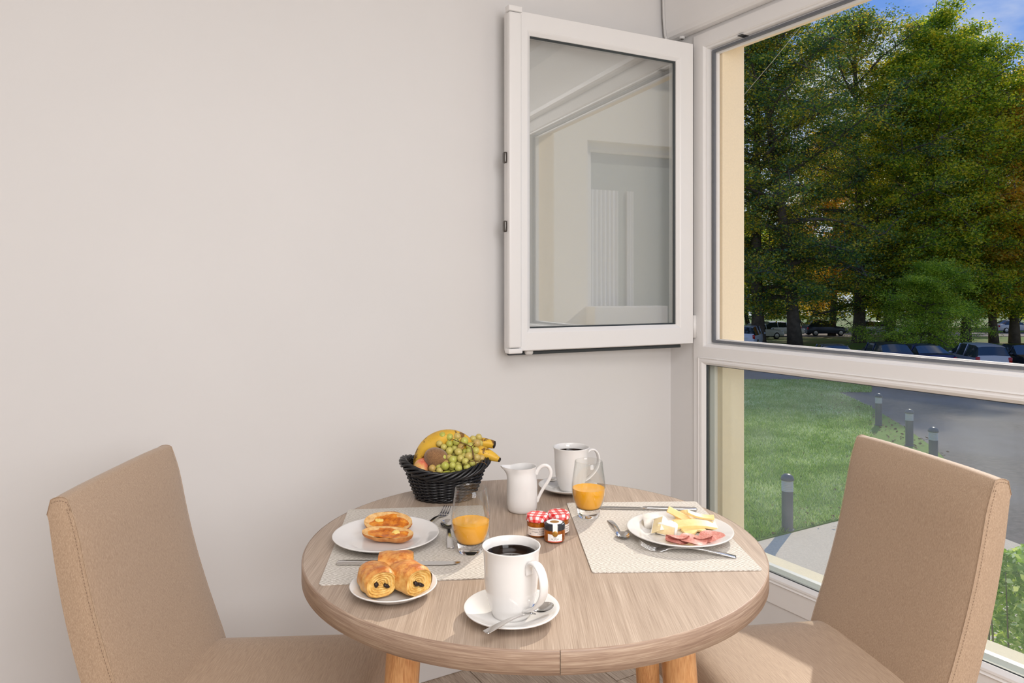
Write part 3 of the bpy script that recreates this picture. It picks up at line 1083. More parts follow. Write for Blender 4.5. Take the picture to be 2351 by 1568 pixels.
# edge band with a seam towards the viewer
NB = 160
a0 = -PI / 2 + .055
vs = []; fs = []; uvs = []
rows = [(.3975, .7180), (.4, .7190), (.4, .7480), (.3992, .7494), (.3975, .7500)]
for i in range(NB + 1):
    a = a0 + .0012 + (2 * PI - .0024) * i / NB
    for r_, z in rows: vs.append((r_ * math.cos(a), r_ * math.sin(a), z))
for i in range(NB):
    for j in range(len(rows) - 1):
        q = i * len(rows) + j
        fs.append((q, q + len(rows), q + len(rows) + 1, q + 1))
me = bpy.data.meshes.new('edge'); me.from_pydata(vs, [], fs)
uvl = me.uv_layers.new(name='UVMap')
for p_ in me.polygons:
    for li, vi in zip(p_.loop_indices, p_.vertices):
        uvl.data[li].uv = ((vi // len(rows)) / NB * 2.51, vs[vi][2])
eb = obj('edge_band', me, edge_mat(), table)
for (a, b, sx, sy) in ((-.198, -.20, -1, -1), (.207, -.21, 1, -1), (.222, .17, 1, 1), (-.235, .19, -1, 1)):
    mb = MB()
    P0 = Vector((a, b, .7185)); P1 = Vector((a + sx * .045, b + sy * .045, 0))
    mb.tube([P0, P0.lerp(P1, .5), P0.lerp(P1, .97), P1], [.0265, .0235, .018, .016], 24)
    o = obj('leg', auto_smooth(mb.mesh(), 40), M['beech'], table)
    mb = MB(); mb.lathe([(0, 0), (.034, 0), (.034, -.008), (0, -.008)], 24)
    obj('mounting_plate', mb.mesh(), M['beech'], o, True, (a, b, .7185))

# ---------------------------------------------------------------- chairs


def make_chair(label, loc, rz):
    """origin on the floor under the crease between seat and back; +x is where the sitter faces"""
    t_ = thing('dining_chair', label, 'chair', loc, rz, 'upholstered chairs at the round table')
    W = .188; zs = .464; zt = .872
    def xf(z): return -(z - .47) * .255 - .012 * math.sin(PI * max(0, min(1, (z - .47) / .4)))    # front face
    def th(z): return .062 - .020 * (z - .40) / .47
    # padded back: front panel wraps over the top
    NZ = 22; NY = 14
    mb = MB(); rows = []
    zz = [.40 + (zt - .022 - .40) * i / NZ for i in range(NZ + 1)]
    def roll(z): return .006 * max(0, (z - (zt - .085)) / .063) ** 2
    prof = [(xf(z) - roll(z), z) for z in zz]
    ztop = zt - .022
    xa = xf(ztop) - roll(ztop); T = th(ztop) - roll(ztop)
    for k_ in range(1, 8):
        t = k_ / 8
        prof.append((xa - T * t * .96 - .004 * math.sin(PI * t) * 0, ztop + .022 * math.sin(PI * min(1, .12 + t * .62)) ** .8 * (1 - .42 * t)))
    prof.append((xa - T, ztop - .012))
    prof_b = [(xf(z) - th(z), z) for z in zz[::-1][1:]]
    prof += prof_b
    m_ = len(prof)
    def pad(j, y):
        x, z = prof[j]
        if j <= NZ:
            e_ = abs(y) / W
            crown = .0075 * (1 - e_ ** 6) * min(1, (ztop + .03 - z) / .08)
            return (x + crown, y, z)
        if j < NZ + 9:
            e_ = abs(y) / W
            return (x, y, z + .0035 * (1 - e_ ** 4))
        return (x, y, z)
    ys = [-W, -W * .985, -W * .94, -W * .85, -W * .6, -W * .3, 0, W * .3, W * .6, W * .85, W * .94, W * .985, W]
    V = [pad(j, y) for y in ys for j in range(m_)]
    F = [(a * m_ + j, a * m_ + j + 1, (a + 1) * m_ + j + 1, (a + 1) * m_ + j) for a in range(len(ys) - 1) for j in range(m_ - 1)]
    mb.add(V, F)
    obj('backrest', auto_smooth(mb.mesh(), 50), M['fab_back'], t_)
    for s_ in (-1, 1):
        mb = MB()
        V = []
        ins = .0
        for j, (x, z) in enumerate(prof): V.append((x, s_ * W, z))
        n_ = len(V)
        cx = [(xf(z) - th(z) * .5, s_ * (W + .0035), z) for z in zz]
        mb.v = [tuple(p) for p in V] + cx
        f_ = []
        for i in range(NZ): f_.append((i, i + 1, n_ + i + 1, n_ + i))
        for i in range(NZ):   # back side
            ja = n_ - 1 - i; jb = n_ - 2 - i
            f_.append((ja, n_ + i, n_ + i + 1, jb))
        tops = list(range(NZ, n_ - NZ))
        for a_, b_ in zip(tops[:-1], tops[1:]): f_.append((a_, b_, n_ + NZ))
        mb.f = f_
        sd = obj('side_panel', mb.mesh(), M['fab_side'], t_)
        # welt seam with stitches
        mb = MB()
        seam = [(x + .0008, s_ * (W + .0006), z) for x, z in prof[:NZ + 1]] + [(x, s_ * (W + .0006), z + .0006) for x, z in prof[NZ + 1:NZ + 9]]
        mb.tube(seam, .0007, 5)
        obj('seam_piping', mb.mesh(), M['fab_back'], sd)
        mb = MB()
        for i in range(len(seam) - 2):
            A_ = Vector(seam[i]); B_ = Vector(seam[i + 1])
            L_ = (B_ - A_).length; k_ = max(1, int(L_ / .0052))
            for q in range(k_):
                p = A_.lerp(B_, (q + .2) / k_); p2 = A_.lerp(B_, (q + .75) / k_)
                inn = Vector((-.006, s_ * .0016, 0)) if i < NZ else Vector((0, s_ * .0012, -.006))
                mb.tube([p + inn, p2 + inn], .00038, 4)
        obj('stitching', mb.mesh(fix=False), plain('stitch_thread', srgb(134, 110, 92), .8), sd)
    # seat cushion
    W2 = .198; D = .36
    def seatpt(u, v):
        x = -.05 + (D + .05) * u; y = (-1 + 2 * v)
        half = .187 + (W2 - .187) * max(0, min(1, u * 1.2))
        ed = max(abs(y) ** 14, max(0, (u - .93) / .07) ** 3)
        z = zs + .017 * (1 - abs(y) ** 4) * (1 - max(0, (u - .8) / .2) ** 4) - .02 * min(1, ed)
        return (x, y * half, z)
    mb = MB(); nu, nv = 24, 30
    vs_ = [-1 + 2 * i / nv for i in range(nv + 1)]
    mb.grid(lambda u, v: seatpt(u, v), nu, nv)
    base = len(mb.v)
    # skirt
    edge = [seatpt(i / nu, 0) for i in range(nu + 1)] + [seatpt(1, j / nv) for j in range(1, nv + 1)] + [seatpt(1 - i / nu, 1) for i in range(1, nu + 1)]
    mb.v += edge + [(x + (.0 if x < D - .01 else .003), y * 1.006, .375) for x, y, z in edge]
    n_ = len(edge)
    mb.f += [(base + i, base + i + 1, base + n_ + i + 1, base + n_ + i) for i in range(n_ - 1)]
    mb.f.append(tuple(base + n_ + i for i in range(n_)))
    obj('seat', auto_smooth(mb.mesh(weld=True), 60), M['fab_seat'], t_)
    for (x, y) in ((.325, .165), (.325, -.165), (-.03, .16), (-.03, -.16)):
        mb = MB()
        dx = -.05 if x < 0 else .01
        V = []
        for (z, h_, o_) in ((.40, .020, 0), (0, .014, 1)):
            V += [(x + dx * o_ - h_, y - h_, z), (x + dx * o_ + h_, y - h_, z), (x + dx * o_ + h_, y + h_, z), (x + dx * o_ - h_, y + h_, z)]
        mb.add(V, [(0, 3, 2, 1), (4, 5, 6, 7), (0, 1, 5, 4), (1, 2, 6, 5), (2, 3, 7, 6), (3, 0, 4, 7)])
        obj('leg', mb.bevel(.003, 1), M['beech'], t_, False)
    return t_


make_chair('beige upholstered dining chair at the left of the table, against the bare wall', at(-.606, 1.338, 0), R(2) - TH)
make_chair('beige upholstered dining chair at the right of the table, in front of the window', at(.703, 1.42, 0), R(180 + 9.5) - TH)

# ---------------------------------------------------------------- placemats


def placemat(label, X0, w0, ang, L_, W_, curl=None):
    t_ = thing('placemat', label, 'placemat', at(X0, w0, TZ), ang - TH, 'woven placemats on the table')
    mb = MB()
    r_ = .006; pts = []
    for (cx, cy, a_) in ((W_ / 2 - r_, L_ / 2 - r_, 0), (-W_ / 2 + r_, L_ / 2 - r_, 90), (-W_ / 2 + r_, -L_ / 2 + r_, 180), (W_ / 2 - r_, -L_ / 2 + r_, 270)):
        for k_ in range(5): pts.append((cx + r_ * math.cos(R(a_ + 22.5 * k_)), cy + r_ * math.sin(R(a_ + 22.5 * k_))))
    n_ = len(pts)
    mb.v = [(x, y, .0002) for x, y in pts] + [(x, y, .0018) for x, y in pts]
    mb.f = [tuple(range(n_))[::-1], tuple(range(n_, 2 * n_))] + [(i, (i + 1) % n_, n_ + (i + 1) % n_, n_ + i) for i in range(n_)]
    obj('mat', mb.mesh(), M['mat'], t_, False)
    return t_


def cpx(px, py):
    w_ = 745.8 / (py - 659.0)
    return ((px - 1175.5) / 1650.0 * w_, w_)


MATL = placemat('pale woven diamond placemat under the bread plate, left side', -.1765, 1.285, R(6), .370, .272)
MATR = placemat('pale woven diamond placemat under the cheese plate, right side', .2568, 1.3224, R(2), .366, .273)
MT = TZ + .0018

# ---------------------------------------------------------------- china


def plate_prof(r, h, well=.66, t=.0028):
    w_ = r * well
    up = [(0, .0036), (w_ * .93, .0036), (w_, .0048), (w_ + .006, .0085), (r * .86, h * .80), (r * .97, h * .97), (r - .0008, h), (r, h - .0008)]
    dn = [(r - .0012, h - t * .9), (r * .86, h * .80 - t), (w_ + .008, .0050), (w_ + .001, .0006), (w_ - .001, 0), (w_ - .004, .0), (w_ - .006, .0016), (0, .0016)]
    return up + dn


def plate(name, label, X, w_, r, h, z, group, rim='china plates on the table'):
    mb = MB(); mb.lathe(plate_prof(r, h), 96)
    o = obj(name, mb.mesh(), M['china'], None, True, at(X, w_, z))
    tag(o, label, 'plate', group)
    return o


plate('plate', 'white china plate holding two halves of buttered bread', -.2225, 1.272, .0935, .0165, MT, 'china plates on the table')
plate('plate', 'white china plate holding cheese and sliced sausage', .3025, 1.297, .0945, .0165, MT, 'china plates on the table')
plate('plate', 'small white plate holding three chocolate pastries', -.1745, 1.060, .0640, .0145, MT, 'china plates on the table')


def saucer(label, X, w_):
    mb = MB()
    r = .0655
    mb.lathe([(0, .0040), (.024, .0040), (.0255, .0052), (.028, .0052), (.030, .0045), (.036, .0052), (.050, .0100), (.060, .0142), (r - .001, .0165), (r, .0158),
              (r - .001, .0140), (.050, .0074), (.034, .0018), (.030, 0), (.026, 0), (.024, .0016), (0, .0016)], 96)
    o = obj('saucer', mb.mesh(), M['china'], None, True, at(X, w_, TZ))
    return tag(o, label, 'saucer', 'saucers under the mugs')


saucer('white saucer carrying the nearest mug and a teaspoon', -.0005, .983)
saucer('white saucer under the farther mug', .124, 1.590)


def mug(label, X, w_, rz):
    t_ = thing('coffee_mug', label, 'mug', at(X, w_, TZ + .0042), rz, 'white china mugs')
    prof = [(0, .0022), (.022, .0022), (.0225, 0), (.0255, 0), (.0262, .004), (.0290, .011), (.0325, .022), (.0352, .034), (.0368, .050), (.0374, .066), (.0376, .078), (.0382, .086), (.0396, .0925), (.0401, .0942), (.0398, .0950), (.0389, .0950),
            (.0378, .0935), (.0364, .0870), (.0354, .078), (.0350, .060), (.0342, .044), (.0320, .030), (.0285, .018), (.022, .0075), (0, .006)]
    mb = MB(); mb.lathe(prof, 96)
    obj('body', mb.mesh(), M['china'], t_)
    mb = MB(); mb.lathe([(0, .0822), (.034, .0822), (.0356, .0826), (.0357, .083)], 64)
    obj('coffee', mb.mesh(fix=False), M['coffee'], t_)
    # flat ribbon handle with a curled upper end, in the local +x direction
    cv = [(.0385, .0665), (.0376, .0710), (.0380, .0765), (.0415, .0818), (.0470, .0848), (.0540, .0848), (.0605, .0812), (.0655, .0745), (.0685, .0655), (.0690, .0560), (.0665, .0460), (.0610, .0370), (.0535, .0290), (.0450, .0225), (.0375, .0185), (.0315, .0165), (.029, .0150)]
    # smooth by subdivision
    P = [Vector((x, 0, z)) for x, z in cv]
    for _ in range(2):
        Q = [P[0]]
        for a_, b_ in zip(P[:-1], P[1:]): Q += [a_.lerp(b_, .25), a_.lerp(b_, .75)]
        P = Q + [P[-1]]
    n_ = len(P); mb = MB()
    V = []; prof_n = 10
    for i, p in enumerate(P):
        t = (P[min(i + 1, n_ - 1)] - P[max(i - 1, 0)]).normalized()
        nr = Vector((-t.z, 0, t.x))
        f_ = i / (n_ - 1)
        wd = .0058 + .0012 * math.sin(PI * f_); thk = .0024 * (1 if .04 < f_ < .96 else .8)
        for k_ in range(prof_n):
            a_ = 2 * PI * k_ / prof_n
            V.append(p + Vector((0, 1, 0)) * (wd * math.copysign(abs(math.cos(a_)) ** .6, math.cos(a_))) + nr * (thk * math.sin(a_)))
    F = [(i * prof_n + k_, i * prof_n + (k_ + 1) % prof_n, (i + 1) * prof_n + (k_ + 1) % prof_n, (i + 1) * prof_n + k_) for i in range(n_ - 1) for k_ in range(prof_n)]
    F += [tuple(range(prof_n))[::-1], tuple((n_ - 1) * prof_n + k_ for k_ in range(prof_n))]
    mb.add(V, F)
    obj('handle', mb.mesh(), M['china'], t_)
    return t_


mug('white china mug of black coffee nearest the viewer, handle to the front right', -.001, .983, R(-52) - TH)
mug('white china mug of black coffee at the back of the table', .131, 1.590, R(22) - TH)

# cream jug
jug = thing('cream_jug', 'small white china cream jug with a tall looped handle', 'jug', at(.0205, 1.455), -TH)
jp = [(0, .001, 0), (.0262, 0, 0), (.0285, .002, 0), (.0300, .006, 0), (.0308, .016, 0), (.0310, .034, 0), (.0308, .050, 0), (.0303, .060, .02), (.0292, .068, .10), (.0278, .075, .30), (.0276, .081, .62), (.0284, .086, .95), (.0290, .089, 1.0)]
ji = [(.0272, .0885, 1.0), (.0262, .081, .62), (.0262, .072, .25), (.0280, .060, .0), (.0288, .034, 0), (.027, .008, 0), (0, .005, 0)]
nj = 72
V = []; F = []
allp = jp[1:] + ji[:-1]
for (r_, z, s_) in allp:
    for i in range(nj):
        a_ = 2 * PI * i / nj
        d = abs((a_ - PI + PI) % (2 * PI) - PI)   # angle from -x direction (spout)
        lobe = math.exp(-(d / .42) ** 2)
        rr = r_ + s_ * .0155 * lobe
        if z > .058 and z < .0895: rr -= .0015 * s_ * math.exp(-((d - .85) / .35) ** 2)
        sw = .0006 * max(0, math.sin(3 * a_ + z * 60)) ** 6 if .01 < z < .06 and r_ > .0299 else 0
        zz_ = z + .0035 * s_ * lobe * (1 if z > .08 else 0) + (.0015 * s_ * math.cos(a_) if z > .08 else 0)
        V.append((rr * math.cos(a_) if False else rr * math.cos(a_), rr * math.sin(a_), zz_))
V = [(x, y, z) for x, y, z in V]
# spout direction is -x: rotate the lobe (d computed from angle 0) by PI
V = [(x, y, z) for x, y, z in V]
m_ = len(allp)
for j in range(m_ - 1):
    for i in range(nj):
        a_ = j * nj + i; b_ = j * nj + (i + 1) % nj
        F.append((a_, b_, b_ + nj, a_ + nj))
F.append(tuple(range(nj))[::-1]); F.append(tuple((m_ - 1) * nj + i for i in range(nj)))
mb = MB(); mb.add(V, F)
obj('body', auto_smooth(mb.mesh(), 60), M['china'], jug)
cv = [(.0285, .0730), (.0300, .0790), (.0345, .0855), (.0410, .0905), (.0480, .0915), (.0545, .0880), (.0580, .0810), (.0585, .0730), (.0555, .0640), (.0500, .0550), (.0435, .0455), (.0375, .0350), (.0325, .0240), (.0300, .0170)]
P = [Vector((x, 0, z)) for x, z in cv]
for _ in range(2):
    Q = [P[0]]
    for a_, b_ in zip(P[:-1], P[1:]): Q += [a_.lerp(b_, .25), a_.lerp(b_, .75)]
    P = Q + [P[-1]]
mb = MB(); n_ = len(P)
mb.tube(P, [.0042 - .0012 * i / n_ for i in range(n_)], 12, flat=.75, up=(0, 1, 0))
obj('handle', mb.mesh(), M['china'], jug)

# ---------------------------------------------------------------- tumblers
M['juice'] = NT('orange_juice').base(srgb(255, 182, 44)).set(rough=.25, sub=.0, spec=.3).m


def tumbler(label, X, w_, z, level):
    t_ = thing('juice_glass', label, 'glass', at(X, w_, z), 0, 'glasses of orange juice')
    outer = [(.0190, 0), (.0202, .001), (.0212, .006), (.0240, .018), (.0290, .030), (.0322, .042), (.0333, .052), (.0330, .062), (.0312, .078), (.0285, .096), (.0268, .1085)]
    th_ = .0011
    mb = MB()
    sh = outer[3:]
    inner = [(r_ - th_, z_) for r_, z_ in sh[::-1]]
    mb.lathe(sh + [(outer[-1][0] - th_ * .5, .1092)] + inner, 72)
    obj('bowl', mb.mesh(), M['tumbler'], t_)
    mb = MB()
    mb.lathe([(0, 0)] + outer[:4] + [(.0239, .0182), (.020, .0165), (0, .0155)], 72)
    obj('thick_base', auto_smooth(mb.mesh(), 50), M['solid'], t_)
    def ro(z_): return float(np.interp(z_, [q[1] for q in outer], [q[0] for q in outer]))
    jl = [(0, .0165), (.020, .0175), (ro(.020) - th_ - .0006, .0205)]
    for q in range(1, 12):
        z_ = .0205 + (level - .0205) * q / 11
        jl.append((ro(z_) - th_ - .0004, z_))
    jl += [(ro(level) - th_ - .003, level - .0006), (0, level - .0008)]
    mb = MB(); mb.lathe(jl, 72)
    obj('orange_juice', auto_smooth(mb.mesh(), 50), M['juice'], t_)
    return t_


tumbler('stemless glass half full of orange juice on the left placemat', -.0702, 1.2235, MT, .0520)
tumbler('stemless glass half full of orange juice on the right placemat', .1505, 1.412, MT, .0560)

# ---------------------------------------------------------------- cutlery


def strip_mesh(cs, nseg=0):
    """cs: list of (x, halfwidth, z, thickness) along x -> flat bar"""
    mb = MB(); V = []
    k_ = 8
    for (x, hw, z, t_) in cs:
        for i in range(k_):
            a_ = 2 * PI * i / k_ + PI / 8
            V.append((x, hw * math.copysign(abs(math.cos(a_)) ** .35, math.cos(a_)), z + t_ / 2 * math.copysign(abs(math.sin(a_)) ** .6, math.sin(a_))))
    F = [(j * k_ + i, j * k_ + (i + 1) % k_, (j + 1) * k_ + (i + 1) % k_, (j + 1) * k_ + i) for j in range(len(cs) - 1) for i in range(k_)]
    F += [tuple(range(k_))[::-1], tuple((len(cs) - 1) * k_ + i for i in range(k_))]
    mb.add(V, F)
    return mb


def place(t_, pa, pb, za, zb, L_, roll=0.0):
    """lay a thing (local +x from handle end to tip, length L_) from pa to pb"""
    A_ = Vector(at(pa[0], pa[1], za)); B_ = Vector(at(pb[0], pb[1], zb))
    d = B_ - A_
    s_ = d.length / L_
    t_.location = A_
    x = d.normalized(); y = Vector((0, 0, 1)).cross(x).normalized(); z = x.cross(y)
    m = Matrix((x, y, z)).transposed()
    t_.rotation_euler = (m @ Matrix.Rotation(roll, 3, 'X')).to_euler()
    t_.scale = (s_, s_, s_)


def fork(label, pa, pb, za, zb):
    t_ = thing('fork', label, 'fork', group='steel forks')
    L_ = .185
    h = [(0, .0070, .0012, .0022), (.003, .0078, .0014, .0026), (.030, .0070, .0060, .0028), (.060, .0055, .0100, .0030), (.090, .0042, .0112, .0032), (.115, .0036, .0085, .0032), (.128, .0042, .0050, .0028), (.134, .0075, .0030, .0022), (.140, .0105, .0016, .0018), (.150, .0115, .0012, .0016)]
    obj('handle', strip_mesh(h).mesh(), M['cutlery'], t_)
    for k_ in range(4):
        y = (k_ - 1.5) * .0062
        mb = MB()
        mb.tube([(.148, y, .0012), (.158, y, .0016), (.168, y * .97, .0042), (.178, y * .94, .0092), (.185, y * .92, .0140)], [.0018, .0018, .0016, .0013, .0006], 8, flat=.55)
        obj('tine', mb.mesh(), M['cutlery'], t_)
    place(t_, pa, pb, za, zb, L_)
    return t_


def knife(label, pa, pb, z):
    t_ = thing('table_knife', label, 'knife', group='steel table knives')
    L_ = .2
    obj('handle', strip_mesh([(0, .0062, .003, .0036), (.002, .0068, .003, .0052), (.05, .0060, .003, .0056), (.095, .0050, .003, .0056), (.105, .0052, .003, .0040)]).mesh(), M['cutlery'], t_)
    mb = MB(); V = []
    cs = [(.104, -.0050, .0052, .0022), (.112, -.0072, .0056, .0016), (.140, -.0082, .0060, .0014), (.170, -.0080, .0060, .0012), (.188, -.0060, .0058, .0010), (.196, -.0020, .0050, .0008), (.2, .0030, .0042, .0005)]
    for (x, y0, y1, tt) in cs:
        V += [(x, y0, .0022 - .0003), (x, y1, .0022 - tt / 2), (x, y1, .0022 + tt / 2), (x, y0, .0022 + .0002)]
    F = [(j * 4 + i, j * 4 + (i + 1) % 4, (j + 1) * 4 + (i + 1) % 4, (j + 1) * 4 + i) for j in range(len(cs) - 1) for i in range(4)] + [(0, 3, 2, 1), tuple(24 + i for i in range(4))]
    mb.add(V, F)
    obj('blade', mb.mesh(), M['cutlery'], t_, False)
    place(t_, pa, pb, z, z, L_)
    return t_


def spoon(label, pa, pb, za, zb, small=False):
    t_ = thing('teaspoon', label, 'spoon', group='steel teaspoons')
    L_ = .13
    obj('handle', strip_mesh([(0, .0050, .0010, .0014), (.002, .0058, .0012, .0018), (.025, .0050, .0040, .0020), (.050, .0036, .0060, .0022), (.075, .0026, .0050, .0024), (.088, .0028, .0026, .0022), (.093, .0040, .0012, .0018)]).mesh(), M['cutlery'], t_)
    mb = MB()
    def bowl(off):
        def f_(u, v):
            a_ = u * 2 * PI
            rr = v
            x = .110 + .020 * rr * math.cos(a_)
            y = .0135 * rr * math.sin(a_) * (1 - .14 * math.cos(a_))
            z = .0020 - .0065 * (1 - rr ** 2) + off
            return (x, y, z + .0045)
        return f_
    mb.grid(bowl(0), 32, 8, True)
    mb.grid(lambda u, v: bowl(-.0012)(u, 1 - v), 32, 8, True)
    me = mb.mesh(weld=False)
    obj('bowl', me, M['cutlery'], t_)
    place(t_, pa, pb, za, zb, L_)
    return t_


fork('steel fork lying at the near edge of the right placemat', (.373, 1.196), (.218, 1.236), MT, MT + .001)
fork('steel fork behind the bread plate, only its tines showing', (-.1665, 1.300), (-.129, 1.445), MT, MT)
knife('steel table knife behind the small pastry plate', (-.2835, 1.1665), (-.0835, 1.1675), MT)
knife('steel table knife lying behind the cheese plate', (.372, 1.448), (.168, 1.462), MT)
spoon('teaspoon on the saucer of the nearest mug', (-.0335, .8985), (.0545, .9835), .7690, .7640)
spoon('teaspoon between the bread plate and the juice glass', (-.1060, 1.236), (-.1225, 1.375), MT, MT)
spoon('teaspoon on the right placemat beside the cheese plate', (.188, 1.385), (.201, 1.272), MT, MT + .001)
spoon('teaspoon on the farther saucer, its tip behind the mug', (.150, 1.648), (.078, 1.600), .7690, .7655)

# ---------------------------------------------------------------- jam jars


def text_patch(name, s, size, mat, parent, radius=None, ang=0.0, z=0.0, shear=0.0, flat_loc=None, align='CENTER', sx=1.0):
    cu = bpy.data.curves.new('t', 'FONT'); cu.body = s; cu.size = size; cu.shear = shear; cu.align_x = align; cu.align_y = 'CENTER'
    cu.resolution_u = 3
    to = bpy.data.objects.new('t', cu); COL.objects.link(to)
    dg = bpy.context.evaluated_depsgraph_get(); dg.update()
    me = bpy.data.meshes.new_from_object(to.evaluated_get(dg))
    bpy.data.objects.remove(to)
    me.materials.clear()
    for v in me.vertices:
        x, y = v.co.x * sx, v.co.y
        if radius:
            a_ = ang + x / radius
            v.co = (radius * math.cos(a_), radius * math.sin(a_), z + y)
        else:
            v.co = (flat_loc[0] + x, flat_loc[1] + y, flat_loc[2])
    me.update()
    return obj(name, me, mat, parent, False)


def gingham():
    m = NT('red_gingham_metal')
    c_ = m.n('ShaderNodeTexCoord'); mp_ = m.n('ShaderNodeMapping'); mp_.inputs['Rotation'].default_value = (0, 0, R(14))
    m.l(c_.outputs['UV'], mp_.inputs[0])
    s_ = m.n('ShaderNodeSeparateXYZ'); m.l(mp_.outputs[0], s_.inputs[0])
    def stripe(o): return m.math('GREATER_THAN', m.math('FRACT', m.math('MULTIPLY', o, 1 / .0132)), .5)
    f_ = m.math('MULTIPLY', m.math('ADD', stripe(s_.outputs['X']), stripe(s_.outputs['Y'])), .5)
    m.base(m.ramp(f_, [(.1, (.86, .84, .84)), (.5, (.82, .17, .16)), (.9, (.68, .015, .02))]))
    m.set(rough=.28, spec=.5)
    return m.m


M['gingham'] = gingham()
M['paper'] = plain('cream_label_paper', srgb(240, 228, 218), .6, var=.03)
M['wpaper'] = plain('white_label_paper', srgb(246, 243, 240), .5)
M['ink'] = plain('dark_print', (.03, .02, .03), .6)
M['gold'] = plain('gold_print', srgb(190, 140, 60), .35, .6, var=.4, vs=900)
M['pink'] = plain('coral_print', srgb(232, 100, 100), .5)
M['lidblack'] = plain('black_lid', (.022, .024, .03), .18, var=.1, spec=.6)
_j = NT('amber_preserve'); _j.base(_j.ramp(_j.noise(_j.coords(), 120), [(.3, srgb(150, 70, 6)), (.7, srgb(206, 120, 20))])); _j.set(rough=.06, trans=.35, ior=1.4, spec=.6); M['jam'] = _j.m


def curved_label(parent, name, mat, r, z0, z1, a0_, a1_):
    mb = MB()
    mb.grid(lambda u, v: (r * math.cos(a0_ + (a1_ - a0_) * u), r * math.sin(a0_ + (a1_ - a0_) * u), z0 + (z1 - z0) * v), 20, 1)
    return obj(name, mb.mesh(fix=False), mat, parent)


def lid(parent, name, r, z0, z1, mat, uv=False):
    mb = MB()
    mb.lathe([(r - .0012, z0), (r, z0 + .0005), (r + .0003, z0 + .0015), (r, z0 + .0022), (r, z1 - .0030), (r - .0010, z1 - .0010), (r - .0030, z1), (r - .0050, z1 - .0004), (0, z1 - .0004)], 64)
    me = mb.mesh(fix=True); auto_smooth(me, 45)
    uvl = me.uv_layers.new(name='UVMap')
    for p_ in me.polygons:
        for li, vi in zip(p_.loop_indices, p_.vertices):
            x, y, z = me.vertices[vi].co
            rr = math.hypot(x, y); drop = (z1 - z) if rr > r - .004 else 0
            k_ = (rr + drop) / max(rr, 1e-6)
            uvl.data[li].uv = (x * k_ + .5, y * k_ + .5)
    return obj(name, me, mat, parent)


def jam_jar(label, X, w_, rz, lines):
    t_ = thing('jam_jar', label, 'jar', at(X, w_), rz, 'miniature preserve jars')
    mb = MB()
    pr2 = [(0, .001), (.013, .0006), (.0165, .0015), (.0180, .0045), (.0184, .008), (.0188, .020), (.0192, .026), (.0188, .0285), (.0178, .030), (.0, .030)]
    mb.lathe(pr2, 40)
    V = []
    for (x, y, z) in mb.v:     # slightly octagonal glass
        a_ = math.atan2(y, x); k_ = 1 - .018 * (1 - abs(math.cos(4 * a_)))
        V.append((x * k_, y * k_, z))
    mb.v = V
    obj('glass_body', auto_smooth(mb.mesh(), 50), M['jam'], t_)
    lb = curved_label(t_, 'paper_label', M['paper'], .0195, .0050, .0200, -1.15, 1.15)
    for (s_, sz, z, a_, sh) in lines:
        text_patch('lettering', s_, sz, M['ink'], lb, .01960, a_, z, sh)
    lid(t_, 'gingham_lid', .0205, .0285, .0395, M['gingham'])
    return t_


HAND = [('Marmelade Bonne Maman', .0036, .0165, .05, .35), ('Oranges Amères', .0036, .0125, .05, .35), ('Fruits Entiers', .0028, .0088, .35, .35), ('30g', .0026, .0085, -.75, .35)]
# viewer direction in a jar's own frame: local +x is turned to face the camera
def face(X, w_, off=0): return -TH - PI / 2 + off


J1 = (.0462, 1.309); J2 = (.0855, 1.322); J3 = (.0757, 1.280)
jam_jar('marmalade jar with a red gingham lid, left one of the trio', *J1, face(*J1), HAND)
jam_jar('marmalade jar with a red gingham lid, right one of the trio behind the honey', *J2, face(*J2) + .45, HAND)
hj = thing('honey_jar', 'squat honey jar with a black lid and white seal, in front of the gingham lids', 'jar', at(*J3), face(*J3), 'miniature preserve jars')
mb = MB(); mb.lathe([(0, .001), (.014, .0006), (.0172, .0018), (.0186, .0050), (.0188, .0170), (.0184, .0205), (.0165, .0232), (.0160, .0250), (0, .0250)], 48)
obj('glass_body', auto_smooth(mb.mesh(), 50), M['jam'], hj)
lid(hj, 'black_lid', .0188, .0228, .0338, M['lidblack'])
lb = curved_label(hj, 'paper_label', M['wpaper'], .01905, .0052, .0172, -.72, .72)
curved_label(lb, 'coral_stripe', M['pink'], .01910, .0042, .0054, -.72, .72)
text_patch('lettering', 'MIEL', .0030, M['ink'], lb, .01915, 0, .0118)
text_patch('lettering', 'DE FLEURS', .0030, M['ink'], lb, .01915, 0, .0092)
text_patch('lettering', 'HONEY - MIEL', .0014, M['ink'], lb, .01915, 0, .0066)
text_patch('lettering', '28g', .0013, M['ink'], lb, .01915, .58, .0078)
mb = MB(); mb.lathe([(0, .0341), (.0142, .0341), (.0142, .0338), (0, .0338)], 48)
sl = obj('lid_sticker', mb.mesh(), M['wpaper'], hj, False)
mb = MB(); mb.lathe([(0, .03425), (.0082, .03425), (.0082, .0341), (0, .0341)], 40, sx=.85)
obj('gold_medallion', mb.mesh(), M['gold'], sl, False)
for i, ch in enumerate('PUR MIEL DE FRANCE'):
    pass
mb = MB()
mb.grid(lambda u, v: [(.0135, 0, .0342), (.0180, 0, .03425), (.01905, 0, .0332), (.01912, 0, .0235), (.01915, 0, .0150)][min(4, int(round(v * 4)))], 1, 4)
mb.v = [(x, (-.0042 if i % 2 == 0 else .0042), z) for i, (x, y, z) in enumerate(mb.v)]
obj('seal_strip', mb.mesh(fix=False), M['wpaper'], hj, False)
mb = MB()
mb.lathe([(0, .0006), (.0040, .0006), (.0046, .0003), (.0050, 0)], 28)
gs = obj('gold_seal', mb.mesh(), M['gold'], hj, True, (.0193, 0, .0185), (0, PI / 2, 0))

